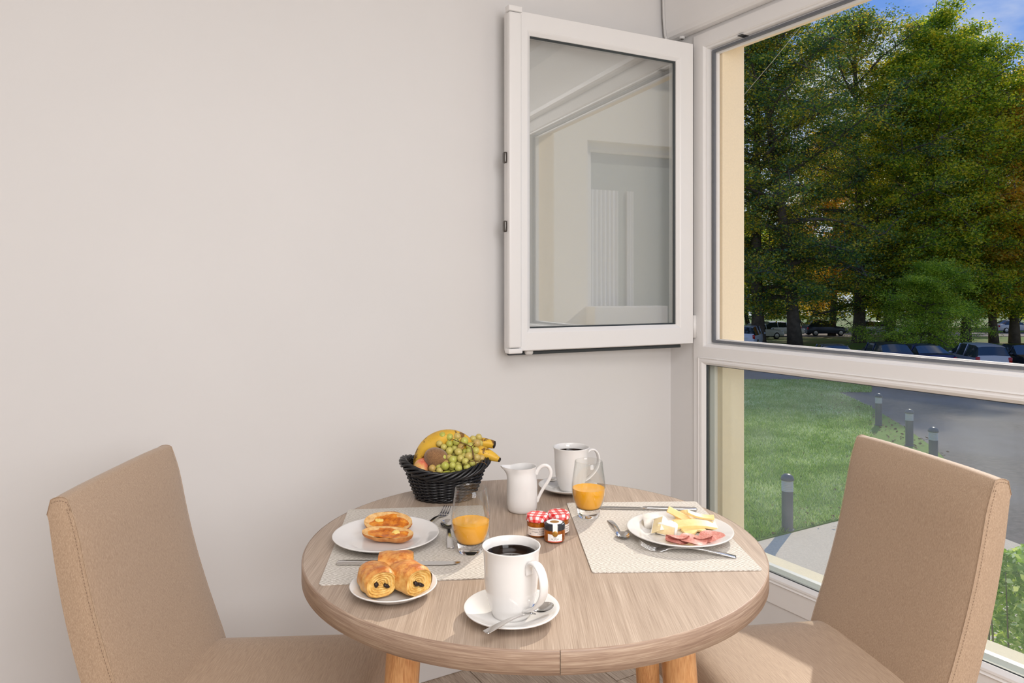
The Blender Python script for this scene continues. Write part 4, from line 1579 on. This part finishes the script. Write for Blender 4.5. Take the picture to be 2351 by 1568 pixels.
# ---------------------------------------------------------------- fruit basket
BX, BW = -.1435, 1.545
basket = thing('fruit_basket', 'oval black woven basket of fruit at the back of the table', 'basket', at(BX, BW), R(4) - TH)


def bell(t): return (.060 + .027 * t ** .8, .045 + .022 * t ** .8)


def rimz(th_, t): return .057 * t + .019 * t * math.cos(th_) ** 2


ROWS = 17
mb = MB()
for r_ in range(ROWS):
    t = (r_ + .6) / ROWS
    a_, b_ = bell(t)
    P = []
    for i in range(160):
        th_ = 2 * PI * i / 160
        o_ = .0026 * math.cos(13 * th_ + (PI if r_ % 2 else 0))
        P.append(((a_ + o_) * math.cos(th_), (b_ + o_) * math.sin(th_), rimz(th_, t) * .92 + .004))
    mb.tube(P, .0021, 6, closed=True, up=(0, 0, 1))
obj('woven_side', mb.mesh(fix=False), M['black'], basket)['kind'] = 'stuff'
mb = MB()
for i in range(26):
    th_ = 2 * PI * (i + .0) / 26
    P = []
    for k_ in range(7):
        t = k_ / 6 * 1.02
        a_, b_ = bell(t)
        P.append((a_ * math.cos(th_), b_ * math.sin(th_), rimz(th_, t) * .95 + .003))
    mb.tube(P, .0022, 6)
obj('stakes', mb.mesh(fix=False), M['black'], basket)['kind'] = 'stuff'
for s_ in range(6):
    mb = MB(); P = []
    ph = 2 * PI * s_ / 6
    for i in range(200):
        th_ = 2 * PI * i / 200
        a_, b_ = bell(1.0)
        q = 5 * th_ + ph
        o_ = .0062 * math.cos(q)
        P.append(((a_ + .003 + o_) * math.cos(th_), (b_ + .003 + o_) * math.sin(th_), rimz(th_, 1) + .004 + .0075 * math.sin(q)))
    mb.tube(P, .0030, 7, closed=True, up=(0, 0, 1))
    obj('rim_strand', mb.mesh(fix=False), M['black'], basket)
for s_ in range(3):
    mb = MB(); P = []
    for i in range(160):
        th_ = 2 * PI * i / 160
        q = 9 * th_ + 2 * PI * s_ / 3
        a_, b_ = bell(0)
        P.append(((a_ + .001 + .003 * math.cos(q)) * math.cos(th_), (b_ + .001 + .003 * math.cos(q)) * math.sin(th_), .0055 + .003 * math.sin(q)))
    mb.tube(P, .0024, 6, closed=True, up=(0, 0, 1))
    obj('base_strand', mb.mesh(fix=False), M['black'], basket)
mb = MB(); mb.lathe([(0, .006), (1.0, .006), (1.0, .003), (0, .003)], 40, sx=.062, sy=.046)
obj('base', mb.mesh(), M['black'], basket, False)


def bl(x, y, z):     # basket frame -> world, x right, y back, z above the table
    return Vector(at(BX + x, BW + y, TZ + z))


def banana_mat():
    m = NT('ripe_banana_skin')
    v = m.coords()
    n1 = m.noise(v, 42, 4, .6); n2 = m.noise(m.coords((1, 1, 1)), 260, 3, .7); n3 = m.noise(v, 16, 3)
    spots = m.ramp(n1, [(.57, (0, 0, 0)), (.62, (1, 1, 1))])
    fl = m.ramp(n2, [(.64, (0, 0, 0)), (.70, (1, 1, 1))])
    skin = m.ramp(n3, [(.3, srgb(206, 160, 48)), (.7, srgb(232, 186, 66))])
    c1 = m.mixc(m.math('MULTIPLY', fl, .55), skin, srgb(92, 56, 30))
    m.base(m.mixc(m.math('MULTIPLY', spots, .85), c1, srgb(92, 52, 34)))
    m.set(rough=.42, spec=.35)
    return m.m


M['banana'] = banana_mat()
M['btip'] = plain('banana_tip', (.02, .012, .01), .7)


def banana(label, pts, rads, end0=None):
    P = [bl(*p) for p in pts]
    r_ = list(rads)
    for _ in range(2):
        Q = [P[0]]; q = [r_[0]]
        for a_, b_, ra, rb in zip(P[:-1], P[1:], r_[:-1], r_[1:]):
            Q += [a_.lerp(b_, .25), a_.lerp(b_, .75)]; q += [ra * .75 + rb * .25, ra * .25 + rb * .75]
        P = Q + [P[-1]]; r_ = q + [r_[-1]]
    c_ = P[len(P) // 2].copy()
    mb = MB(); mb.tube([p - c_ for p in P], r_, 20)
    V = []
    for i, v in enumerate(mb.v):   # gentle ridges
        k_ = i % 20; c2 = P[i // 20] - c_
        V.append(tuple(c2 + (Vector(v) - c2) * (1 + .045 * math.cos(5 * 2 * PI * k_ / 20))))
    mb.v = V
    o = obj('banana', mb.mesh(), M['banana'], None, True, c_)
    tag(o, label, 'banana', 'bananas in the basket')
    d = (P[-1] - P[-2]).normalized()
    mb = MB(); mb.tube([P[-1] - c_ - d * .001, P[-1] - c_ + d * .0025, P[-1] - c_ + d * .004], [r_[-1] * 1.02, r_[-1] * .95, r_[-1] * .4], 12)
    obj('blossom_tip', mb.mesh(), M['btip'], o)
    return o


banana('largest banana arching over the back of the basket', [(-.050, .012, .040), (-.0535, .012, .066), (-.045, .014, .094), (-.024, .018, .115), (.006, .020, .1235), (.034, .020, .117), (.052, .020, .106), (.062, .020, .100)],
       [.014, .0185, .0205, .0205, .0195, .0170, .0120, .0075])
banana('banana pointing right out of the basket, lower of the two tips', [(-.01, .016, .080), (.026, .012, .092), (.055, .008, .096), (.080, .004, .0945), (.100, 0, .0885), (.1155, -.004, .0820)],
       [.016, .0165, .0162, .0148, .0105, .0052])
banana('banana with a blunt tip above the lower one, pointing right', [(.0, .042, .090), (.035, .042, .102), (.062, .040, .1085), (.085, .038, .1085), (.1035, .036, .1055)],
       [.013, .014, .0128, .0108, .0085])


def ellipsoid(rx, ry, rz, n=32, m_=20, fn=None):
    mb = MB()
    def f_(u, v):
        a_ = 2 * PI * u; b_ = PI * (v - .5)
        p = Vector((rx * math.cos(b_) * math.cos(a_), ry * math.cos(b_) * math.sin(a_), rz * math.sin(b_)))
        return fn(p, a_, b_) if fn else p
    mb.grid(f_, n, m_, True)
    return mb.mesh(weld=True)


km = NT('kiwi_skin'); km.base(km.ramp(km.noise(km.coords(), 500, 4), [(.3, srgb(112, 76, 44)), (.7, srgb(156, 114, 72))])); km.bump(km.noise(km.coords(), 900, 2), .5, .0008); km.set(rough=.85, sheen=.4)
o = obj('kiwi', ellipsoid(.0270, .0225, .0215), km.m, None, True, bl(-.0165, -.022, .0895), (0, R(22), R(10) - TH))
tag(o, 'brown fuzzy kiwi resting against the big banana', 'kiwi')


def apple_mesh(r_):
    def fn(p, a_, b_):
        d = math.hypot(p.x, p.y) / r_
        z = p.z * .88
        z -= math.copysign(1, p.z) * .30 * r_ * math.exp(-(d / .30) ** 2) * (1 if abs(b_) > .3 else 0)
        k_ = 1.04 - .06 * math.sin(b_)  * -1
        return Vector((p.x * k_, p.y * k_, z))
    return ellipsoid(r_, r_, r_, 40, 28, fn)


am = NT('blushed_apple_skin')
v_ = am.coords(); nA = am.noise(am.coords((1, 1, .25)), 60, 4); nB = am.noise(v_, 22, 2); nC = am.noise(v_, 420, 1)
cA = am.ramp(am.math('ADD', am.math('MULTIPLY', nA, .5), am.math('MULTIPLY', nB, .5)), [(.40, srgb(226, 190, 104)), (.5, srgb(224, 132, 96)), (.62, srgb(208, 84, 76))])
am.base(am.mixc(am.ramp(nC, [(.66, (0, 0, 0)), (.72, (.5, .5, .5))]), cA, srgb(240, 205, 150))); am.set(rough=.3, spec=.4)
o = obj('apple', apple_mesh(.0275), am.m, None, True, bl(-.043, -.018, .0600), (R(66), R(-14), R(30)))
tag(o, 'pink blushed apple at the left front of the basket', 'apple')
mb = MB(); mb.tube([(0, 0, -.0180), (.001, 0, -.0215), (.001, .001, -.0245)], [.0022, .0030, .0012], 6)
obj('calyx', mb.mesh(), M['btip'], o)
o = obj('apple', apple_mesh(.024), plain('red_apple_skin', srgb(196, 38, 30), .28, var=.35, vs=50), None, True, bl(.012, -.022, .046), (R(20), 0, 0))
tag(o, 'red apple almost hidden under the grapes', 'apple')

# grapes: one bunch, every grape a part
bunch = thing('grape_bunch', 'bunch of white grapes draped over the fruit basket', 'grapes', bl(.03, -.03, .09))
gm_ = NT('white_grape_skin')
info = gm_.n('ShaderNodeObjectInfo')
gc = gm_.ramp(gm_.math('ADD', gm_.math('MULTIPLY', info.outputs['Random'], .7), gm_.math('MULTIPLY', gm_.noise(gm_.coords(), 180, 2), .3)), [(.15, srgb(188, 190, 84)), (.5, srgb(204, 202, 104)), (.72, srgb(210, 192, 110)), (.9, srgb(202, 162, 96))])
gm_.base(gc); gm_.set(rough=.22, trans=.12, sub=.25, spec=.45)
gm_.b.inputs['Subsurface Radius'].default_value = (.006, .006, .003)
gm_.b.inputs['Subsurface Scale'].default_value = 1.0
gmesh = ellipsoid(1, 1, 1.04, 18, 12)
gmesh.materials.append(gm_.m)
gr = random.Random(12)
GP = []
# pixels of the clearly visible front grapes, then fillers behind
front = [(1018, 1001, 0), (1034, 1005, 0), (1046, 1004, 0), (1012, 1020, 0), (1020, 1023, 0), (1033, 1021, 0), (1046, 1021, 0), (1067, 1018, 0), (1091, 1020, 0), (1034, 1038, 1), (1041, 1029, 2),
         (1053, 1041, -1), (1075, 1036, 0), (1058, 1055, -2), (1066, 1047, -1), (1079, 1056, -2), (1090, 1048, 0), (1041, 1059, -3), (1023, 1060, -3), (1024, 1067, -3), (999, 1080, -3), (1011, 1073, -2),
         (1024, 1078, -4), (1035, 1072, -2), (1046, 1075, -4), (1054, 1067, -2), (1061, 1081, -4), (1012, 1086, -4), (1025, 1088, -3), (1071, 1068, -1), (1081, 1071, -2), (1092, 1075, -3), (1105, 1074, -2),
         (1100, 1056, 0), (1108, 1057, 1), (1096, 1064, 0), (1073, 1082, -2), (1083, 1083, -2), (1060, 1028, 1), (1080, 1026, 1), (1065, 1036, 1), (1088, 1036, 1), (1030, 1050, 1), (1048, 1052, 0), (1100, 1066, -1),
         (1002, 1088, -3), (1036, 1084, -1)]
for (px, py, dp) in front:
    v_ = (1093 - py) / 93.0
    y = -.049 + .058 * v_ + dp * .0018
    w_ = BW + y
    X = (px - 1175.5) / 1650 * w_; z = 1.202 - (py - 659) / 1650 * w_
    r_ = .0079 * gr.uniform(.88, 1.14)
    GP.append([Vector((X - BX, y, z - TZ)), r_])
for i in range(46):
    v_ = gr.random(); px = gr.uniform(1010, 1095) if v_ > .5 else gr.uniform(1000, 1105)
    py = 1093 - 85 * v_
    y = -.042 + .056 * v_ + .012
    w_ = BW + y
    GP.append([Vector(((px - 1175.5) / 1650 * w_ - BX, y, .452 - (py - 659) / 1650 * w_)), .0074 * gr.uniform(.9, 1.1)])
for it in range(60):     # relax overlaps
    for i in range(len(GP)):
        for j in range(i):
            d = GP[i][0] - GP[j][0]; L_ = d.length; mn = (GP[i][1] + GP[j][1]) * .97
            if 1e-6 < L_ < mn:
                s_ = d * ((mn - L_) / L_ * .5)
                s_.x *= .6; s_.z *= .6
                GP[i][0] += s_; GP[j][0] -= s_
    for q in GP:
        lim_ = .078 + .3 * max(0, q[0].z - .078)
        k_ = math.hypot(q[0].x / lim_, q[0].y / (lim_ - .026))
        if k_ > 1: q[0].x /= k_; q[0].y /= k_
        q[0].z = max(q[0].z, .062)
borg = bunch.location
for p, r_ in GP:
    W_ = bl(*p) - borg
    o = bpy.data.objects.new('grape', gmesh); link(o, bunch)
    o.location = W_; o.scale = (r_, r_, r_); o.rotation_euler = (gr.uniform(0, 3), gr.uniform(0, 3), 0)
gmesh.polygons.foreach_set('use_smooth', [True] * len(gmesh.polygons))
mb = MB()
def gp(px, py, y): w_ = BW + y; return bl((px - 1175.5) / 1650 * w_ - BX, y, .452 - (py - 659) / 1650 * w_) - borg
mb.tube([gp(1037, 1007, -.018), (gp(1053, 1014, -.022)), gp(1068, 1019, -.024), gp(1082, 1026, -.026), gp(1086, 1040, -.034), gp(1089, 1058, -.050)], [.0008, .0010, .0012, .0014, .0017, .0012], 6)
for a_ in ((1089, 1058, 1076, 1060), (1076, 1060, 1062, 1066), (1089, 1058, 1112, 1062), (1112, 1062, 1118, 1068), (1068, 1019, 1060, 1028), (1053, 1014, 1050, 1008), (1082, 1026, 1090, 1017), (1026, 1062, 1034, 1063), (1038, 1007, 1032, 1012), (1090, 1058, 1094, 1068)):
    mb.tube([gp(a_[0], a_[1], -.050 if a_[1] > 1040 else -.022), gp(a_[2], a_[3], -.052 if a_[1] > 1040 else -.026)], [.0009, .0007], 5)
obj('stalk', mb.mesh(), plain('grape_stalk', srgb(120, 88, 48), .7, var=.4, vs=200), bunch)

# ---------------------------------------------------------------- bread


def crumb_mat(name, stops, scale=90, rough=.6, bump=.4, glossy=False):
    m = NT(name)
    n1 = m.noise(m.coords(), scale, 5, .6)
    m.base(m.ramp(n1, stops)); m.bump(m.noise(m.coords(), scale * 5, 3), bump, .0008)
    m.set(rough=rough, spec=.4)
    return m.m


M['crust'] = crumb_mat('bread_crust', [(.3, srgb(170, 98, 42)), (.5, srgb(206, 132, 68)), (.7, srgb(226, 166, 100))])
M['crumb'] = crumb_mat('bread_crumb', [(.3, srgb(206, 150, 84)), (.6, srgb(236, 196, 134))])
M['spread'] = crumb_mat('apricot_spread', [(.34, srgb(168, 82, 22)), (.5, srgb(214, 122, 30)), (.68, srgb(240, 166, 56))], 75, .12, .3)
M['butter'] = plain('butter', srgb(248, 214, 120), .35, var=.1, vs=200)


def bread(label, X, w_, z, L_, W_, rot, seed):
    t_ = thing('bread_half', label, 'bread', at(X, w_, z), group='halves of buttered bread on the left plate')
    t_.rotation_euler = rot
    def outl(u):   # -1..1 -> half width factor
        return max(0.0, 1 - abs(u) ** 2.6) ** .55
    nu, nv = 40, 16
    mb = MB()
    def hull(u, v):
        s_ = -1 + 2 * u; a_ = PI * v
        k_ = outl(s_)
        nz = mnoise.noise(Vector((s_ * 2.2, seed, v * 2))) * .12
        return (s_ * L_ / 2, math.cos(a_) * W_ / 2 * k_ * (1 + nz), -math.sin(a_) * .0165 * (k_ ** .7) * (1 + nz) + .0175)
    mb.grid(hull, nu, nv)
    top = mb
    def rimtop(u, v):
        s_ = -1 + 2 * u; k_ = outl(s_); y = (1 - 2 * v)
        nz = mnoise.noise(Vector((s_ * 3, y * 2, seed))) * .0035
        dish = -.0045 * (1 - y * y) * k_
        return (s_ * L_ / 2, y * W_ / 2 * k_ * (1 + mnoise.noise(Vector((s_ * 2.2, seed, (v) * 2))) * .12 * 0), .0175 + dish + nz * (1 - y ** 4) * k_)
    obj('crust', mb.mesh(), M['crust'], t_)
    m3 = MB(); m3.grid(rimtop, nu, nv)
    obj('crumb', m3.mesh(), M['crumb'], t_)
    m2 = MB()
    def jam(u, v):
        a_ = 2 * PI * u; r_ = v
        x = .455 * L_ * r_ * math.cos(a_) * (1 + .10 * math.sin(3 * a_ + seed)); y = .42 * W_ * r_ * math.sin(a_) * (1 + .12 * math.cos(4 * a_ + seed))
        z_ = .0175 - .0042 * (1 - (2 * y / W_) ** 2) + .0022 * (1 - r_ ** 4) + .0012 * mnoise.noise(Vector((x * 160, y * 160, seed)))
        return (x, y, z_)
    m2.grid(jam, 36, 8, True)
    obj('apricot_spread', m2.mesh(weld=True), M['spread'], t_)
    me = ellipsoid(.0075, .0045, .0022, 20, 10)
    obj('butter_pat', displace(me, 220, .0022, seed), M['butter'], t_, True, (-.018 if seed < 3 else .014, .004, .0155))
    return t_


bread('open half of buttered bread with apricot jam, behind the other half', -.2255, 1.315, MT + .0075, .089, .050, (R(24), R(2), -TH - R(4)), 1.3)
bread('narrow half of buttered bread with apricot jam, in front on the left plate', -.2175, 1.262, MT + .0042, .093, .036, (R(14), R(1), -TH - R(7)), 4.7)

# ---------------------------------------------------------------- chocolate pastries


def pastry_mat():
    m = NT('baked_puff_pastry')
    c_ = m.n('ShaderNodeTexCoord'); s_ = m.n('ShaderNodeSeparateXYZ'); m.l(c_.outputs['Object'], s_.inputs[0])
    n1 = m.noise(m.coords(), 70, 5, .65)
    n2 = m.noise(m.coords((1, 1, 1)), 260, 3)
    h_ = m.math('MULTIPLY', s_.outputs['Z'], 10.5)
    f_ = m.math('ADD', m.math('ADD', m.math('MULTIPLY', n1, .9), h_), m.math('MULTIPLY', n2, .15))
    m.base(m.ramp(f_, [(.42, srgb(240, 202, 132)), (.66, srgb(234, 180, 102)), (.88, srgb(214, 142, 68)), (1.0, srgb(186, 104, 44))]))
    m.bump(m.math('ADD', n1, n2), .5, .0015)
    m.set(rough=.38, spec=.4)
    return m.m


M['pastry'] = pastry_mat()
M['layers'] = crumb_mat('pastry_layers', [(.3, srgb(196, 138, 62)), (.5, srgb(226, 182, 100)), (.7, srgb(244, 212, 140))], 160)
M['choc'] = plain('dark_chocolate', (.022, .010, .008), .35, var=.3, vs=200)


def pastry(label, X, w_, z, rz, L_=.056, W_=.052, H_=.040, seed=0):
    t_ = thing('chocolate_pastry', label, 'pastry', at(X, w_, z), rz, 'chocolate pastries on the small plate')
    mb = MB()
    def body(u, v):
        s_ = -1 + 2 * v; a_ = 2 * PI * u
        k_ = (1 - .13 * abs(s_) ** 3.0)
        ca, sa = math.cos(a_), math.sin(a_)
        y = W_ / 2 * k_ * math.copysign(abs(ca) ** .82, ca)
        zz_ = H_ / 2 * k_ * math.copysign(abs(sa) ** .82, sa)
        nz = mnoise.noise(Vector((s_ * 2 + seed, ca * 1.6, sa * 1.6 + seed))) * .0022
        fold = .0012 * math.exp(-((a_ - 1.1) / .12) ** 2) - .0012 * math.exp(-((a_ - 1.35) / .12) ** 2)
        return (s_ * L_ / 2, y * (1 + fold * 20) + nz * ca, max(-H_ * .42, zz_ + nz * sa) + H_ * .42)
    mb.grid(body, 56, 22, True)
    obj('crust', mb.mesh(), M['pastry'], t_)
    for e_ in (-1, 1):
        # rolled end: two spirals of puff layers
        mb = MB()
        k0 = .87
        def endf(u, v):
            a_ = 2 * PI * u; r_ = 1 - v
            ca, sa = math.cos(a_), math.sin(a_)
            y = W_ / 2 * k0 * r_ * math.copysign(abs(ca) ** .82, ca); zz_ = H_ / 2 * k0 * r_ * math.copysign(abs(sa) ** .82, sa)
            rid = .0016 * math.cos(2 * PI * (r_ * 5.5 + u + .15 * math.sin(3 * a_ + seed)))
            return (e_ * (L_ / 2 - .0002 - .0050 * (1 - r_) ** .7 * (1 if r_ < .92 else 0) - .0012 + rid * (1 if r_ < .96 else 0)), y, max(-H_ * .42, zz_) + H_ * .42)
        mb.grid(endf, 56, 30, True)
        en = obj('rolled_end', mb.mesh(fix=False), M['layers'], t_)
        for sy in (-1, 1):
            mb = MB()
            cy = sy * (.0072 + .002 * math.sin(seed)) + .0015 * math.sin(seed * 3 + sy); cz = H_ * (.36 + .11 * math.sin(seed * 2.1 + sy * 1.3))
            mb.tube([(e_ * (L_ / 2 - .012), cy, cz), (e_ * (L_ / 2 - .005), cy, cz), (e_ * (L_ / 2 - .0012), cy, cz), (e_ * (L_ / 2 - .0006), cy, cz)], [q_ * (1.2 if (seed + sy) % 4 else .72) for q_ in (.0044, .0045, .0040, .0022)], 14, flat=.50 if (seed + sy) % 4 else 1.3, up=(0, .6 * sy, 1))
            obj('chocolate_stick', displace(mb.mesh(), 240, .0011, sy + seed), M['choc'], en)
    return t_


pz = MT + .0048
pastry('golden chocolate pastry at the left of the small plate, rolled end to the viewer', -.1975, 1.049, pz + .0025, R(-62) - TH, .050, .050, .040, 1)
pastry('golden chocolate pastry at the right of the small plate, rolled end to the viewer', -.1495, 1.053, pz + .0030, R(-50) - TH, .051, .049, .041, 5)
pastry('golden chocolate pastry lying crosswise behind the other two', -.1765, 1.093, pz + .006, R(5) - TH, .052, .046, .040, 9)

# ---------------------------------------------------------------- cheese and sausage
M['cheese'] = crumb_mat('pale_yellow_cheese', [(.3, srgb(244, 206, 134)), (.7, srgb(252, 222, 158))], 60, .42, .1)
M['paste'] = crumb_mat('soft_cheese_paste', [(.25, srgb(236, 212, 160)), (.75, srgb(246, 228, 184))], 150, .38, .2)
M['rind'] = plain('white_bloomy_rind', srgb(250, 244, 234), .85, var=.06, vs=200, bump=.4)
PX, PW = .3025, 1.297
PZ = MT + .0040


def wedge(label, x, y, z, rot, L_=.036, W_=.024, H_=.024, seed=1):
    """triangular wedge of soft cheese: rind on the top, bottom and outer arc"""
    t_ = thing('cheese_wedge', label, 'cheese', at(PX + x, PW + y, PZ + z), group='wedges of soft white cheese')
    t_.rotation_euler = (rot[0], rot[1], rot[2] - TH)
    mb = MB()
    pts = [(-L_ / 2, 0)] + [(L_ / 2 - .004 * abs(k_) / 2 * abs(k_), W_ / 2 * k_ / 2) for k_ in (-2, -1, 0, 1, 2)]
    n_ = len(pts)
    mb.v = [(px_, py_, 0.0012) for px_, py_ in pts] + [(px_, py_, H_ - .0012) for px_, py_ in pts]
    mb.f = [tuple(range(n_))[::-1], tuple(range(n_, 2 * n_))] + [(i, (i + 1) % n_, n_ + (i + 1) % n_, n_ + i) for i in range(n_)]
    obj('paste', mb.bevel(.0012, 2), M['paste'], t_)
    for nm_, zz0, zz1 in (('rind', H_ - .0016, H_), ('rind', 0, .0016)):
        m2 = MB()
        q = [(px_ * 1.01, py_ * 1.02) for px_, py_ in pts]
        m2.v = [(a_, b_, zz0) for a_, b_ in q] + [(a_, b_, zz1) for a_, b_ in q]
        m2.f = [tuple(range(n_))[::-1], tuple(range(n_, 2 * n_))] + [(i, (i + 1) % n_, n_ + (i + 1) % n_, n_ + i) for i in range(n_)]
        obj(nm_, m2.bevel(.0006, 1), M['rind'], t_)
    m2 = MB()
    arc = [(px_, py_) for px_, py_ in pts[1:]]
    m2.v = [(a_ - .0006, b_, .0006) for a_, b_ in arc] + [(a_ - .0006, b_, H_ - .0006) for a_, b_ in arc] + [(a_ + .0014, b_ * 1.03, .0006) for a_, b_ in arc] + [(a_ + .0014, b_ * 1.03, H_ - .0006) for a_, b_ in arc]
    k_ = len(arc)
    m2.f = [(i, i + 1, k_ + i + 1, k_ + i) for i in range(k_ - 1)] + [(2 * k_ + i, 3 * k_ + i, 3 * k_ + i + 1, 2 * k_ + i + 1) for i in range(k_ - 1)] + [(k_ + i, k_ + i + 1, 3 * k_ + i + 1, 3 * k_ + i) for i in range(k_ - 1)] + [(i, 2 * k_ + i, 2 * k_ + i + 1, i + 1) for i in range(k_ - 1)] + [(0, k_, 3 * k_, 2 * k_), (k_ - 1, 3 * k_ - 1, 4 * k_ - 1, 2 * k_ - 1)]
    obj('rind', m2.mesh(), M['rind'], t_)
    return t_


wedge('soft cheese wedge at the back left of its group, rind towards the viewer', -.046, .046, .001, (R(10), 0, R(-62)), .032, .034, .018)
wedge('soft cheese wedge standing tilted in the middle, creamy cut face showing', -.0435, .010, .0065, (R(62), R(-8), R(58)), .040, .026, .022)
wedge('soft cheese wedge in front on the right, rind at its right end', -.0245, -.001, .001, (R(6), R(4), R(4)), .036, .030, .020)


def slice_(label, x, y, z, L_, W_, rot, bend=.0, T=.0042, notch=False, taper=1.0):
    t_ = thing('cheese_slice', label, 'cheese', at(PX + x, PW + y, PZ + z), group='slices of yellow cheese')
    t_.rotation_euler = (rot[0], rot[1], rot[2] - TH)
    mb = MB(); n_ = 14; V = []
    for i in range(n_ + 1):
        u = -1 + 2 * i / n_
        zz_ = -bend * u * u
        hw = W_ / 2 * (1 - (1 - taper) * (u + 1) / 2)
        y1 = hw
        if notch: y0 = -hw + .008 * math.exp(-((u - .25) / .28) ** 2)
        else: y0 = -hw
        V += [(u * L_ / 2, y0, zz_ - T / 2), (u * L_ / 2, y1, zz_ - T / 2), (u * L_ / 2, y1, zz_ + T / 2), (u * L_ / 2, y0, zz_ + T / 2)]
    F = [(j * 4 + i, j * 4 + (i + 1) % 4, (j + 1) * 4 + (i + 1) % 4, (j + 1) * 4 + i) for j in range(n_) for i in range(4)] + [(0, 3, 2, 1), tuple(n_ * 4 + i for i in range(4))]
    mb.add(V, F)
    me = mb.bevel(.0006, 1, angle=50)
    obj('slice', me, M['cheese'], t_, False)
    return t_


slice_('yellow cheese slice lying lowest at the left of the stack', .004, .052, .004, .046, .020, (0, R(-8), R(28)), .002)
slice_('yellow cheese slice standing up as a narrow tongue at the back left', .012, .056, .017, .046, .012, (R(52), R(26), R(-14)), .001)
slice_('yellow cheese slice folded into a peak at the back of the stack', .030, .068, .013, .044, .026, (R(24), 0, R(2)), .011)
slice_('yellow cheese slice with an arched bend on top at the right', .050, .050, .0165, .050, .014, (R(10), R(10), R(-8)), -.004)
slice_('longest yellow cheese slice across the middle of the stack', .036, .024, .0115, .078, .026, (R(8), R(3), R(2)), .004, .0048)
slice_('lowest yellow cheese slice at the right end of the stack', .058, .034, .0055, .040, .020, (R(4), R(6), R(10)), .001)
slice_('yellow cheese slice with a round hole at its near edge', .028, .006, .0050, .042, .022, (R(10), R(-4), R(14)), .001, .0042, True)

sm = NT('pink_sausage_meat')
sv = sm.coords(); sn = sm.noise(sv, 420, 3, .7)
sm.base(sm.ramp(sn, [(.30, srgb(190, 104, 96)), (.5, srgb(216, 140, 126)), (.72, srgb(236, 186, 172))])); sm.set(rough=.3, spec=.5); sm.bump(sn, .2, .0005)


def salami(label, x, y, z, r_, rot, fold=.0, amp=.002, seed=0):
    t_ = thing('sausage_slice', label, 'sausage slice', at(PX + x, PW + y, PZ + z), group='thin slices of dry sausage')
    t_.rotation_euler = (rot[0], rot[1], rot[2] - TH)
    def mk(off, rr0, rr1):
        m2 = MB()
        def f_(u, v):
            a_ = 2 * PI * u; r2 = rr0 + (rr1 - rr0) * v
            x_ = r_ * r2 * math.cos(a_); y_ = r_ * r2 * math.sin(a_)
            z_ = amp * math.sin(3 * a_ + seed) * r2 ** 2 * r_ / .018 + off
            if fold and y_ > 0:     # folded over itself
                a2 = y_ / .0028
                if a2 < PI: y_, z_ = .0028 * math.sin(a2), z_ + .0028 * (1 - math.cos(a2))
                else: y_, z_ = -(y_ - .0028 * PI) * .95, z_ + .0056
            return (x_, y_, z_)
        m2.grid(f_, 40, 10, True)
        return m2
    m2 = mk(0, .0, .97); b_ = mk(.0013, .0, .97); m2.add(b_.v, b_.f)
    obj('meat', m2.mesh(fix=False), sm.m, t_)
    m2 = mk(0, .97, 1.0); b_ = mk(.0013, .97, 1.0); m2.add(b_.v, b_.f)
    obj('casing', m2.mesh(fix=False), plain('pink_casing', srgb(214, 140, 124), .4), t_)
    return t_


salami('thin sausage slice folded over at the left end of the row', -.012, -.036, .004, .021, (R(5), 0, R(-10)), 1, .001, 1)
salami('thin sausage slice, round and flat in the middle of the row', .014, -.043, .0055, .024, (R(4), R(3), R(10)), 0, .0012, 2)
salami('thin sausage slice with a ruffled fold between its neighbours', .034, -.036, .0035, .020, (R(6), R(-4), R(14)), 1, .001, 4)
salami('thin sausage slice at the right end of the row', .050, -.031, .0055, .023, (R(6), R(-8), R(30)), 0, .0010, 3)
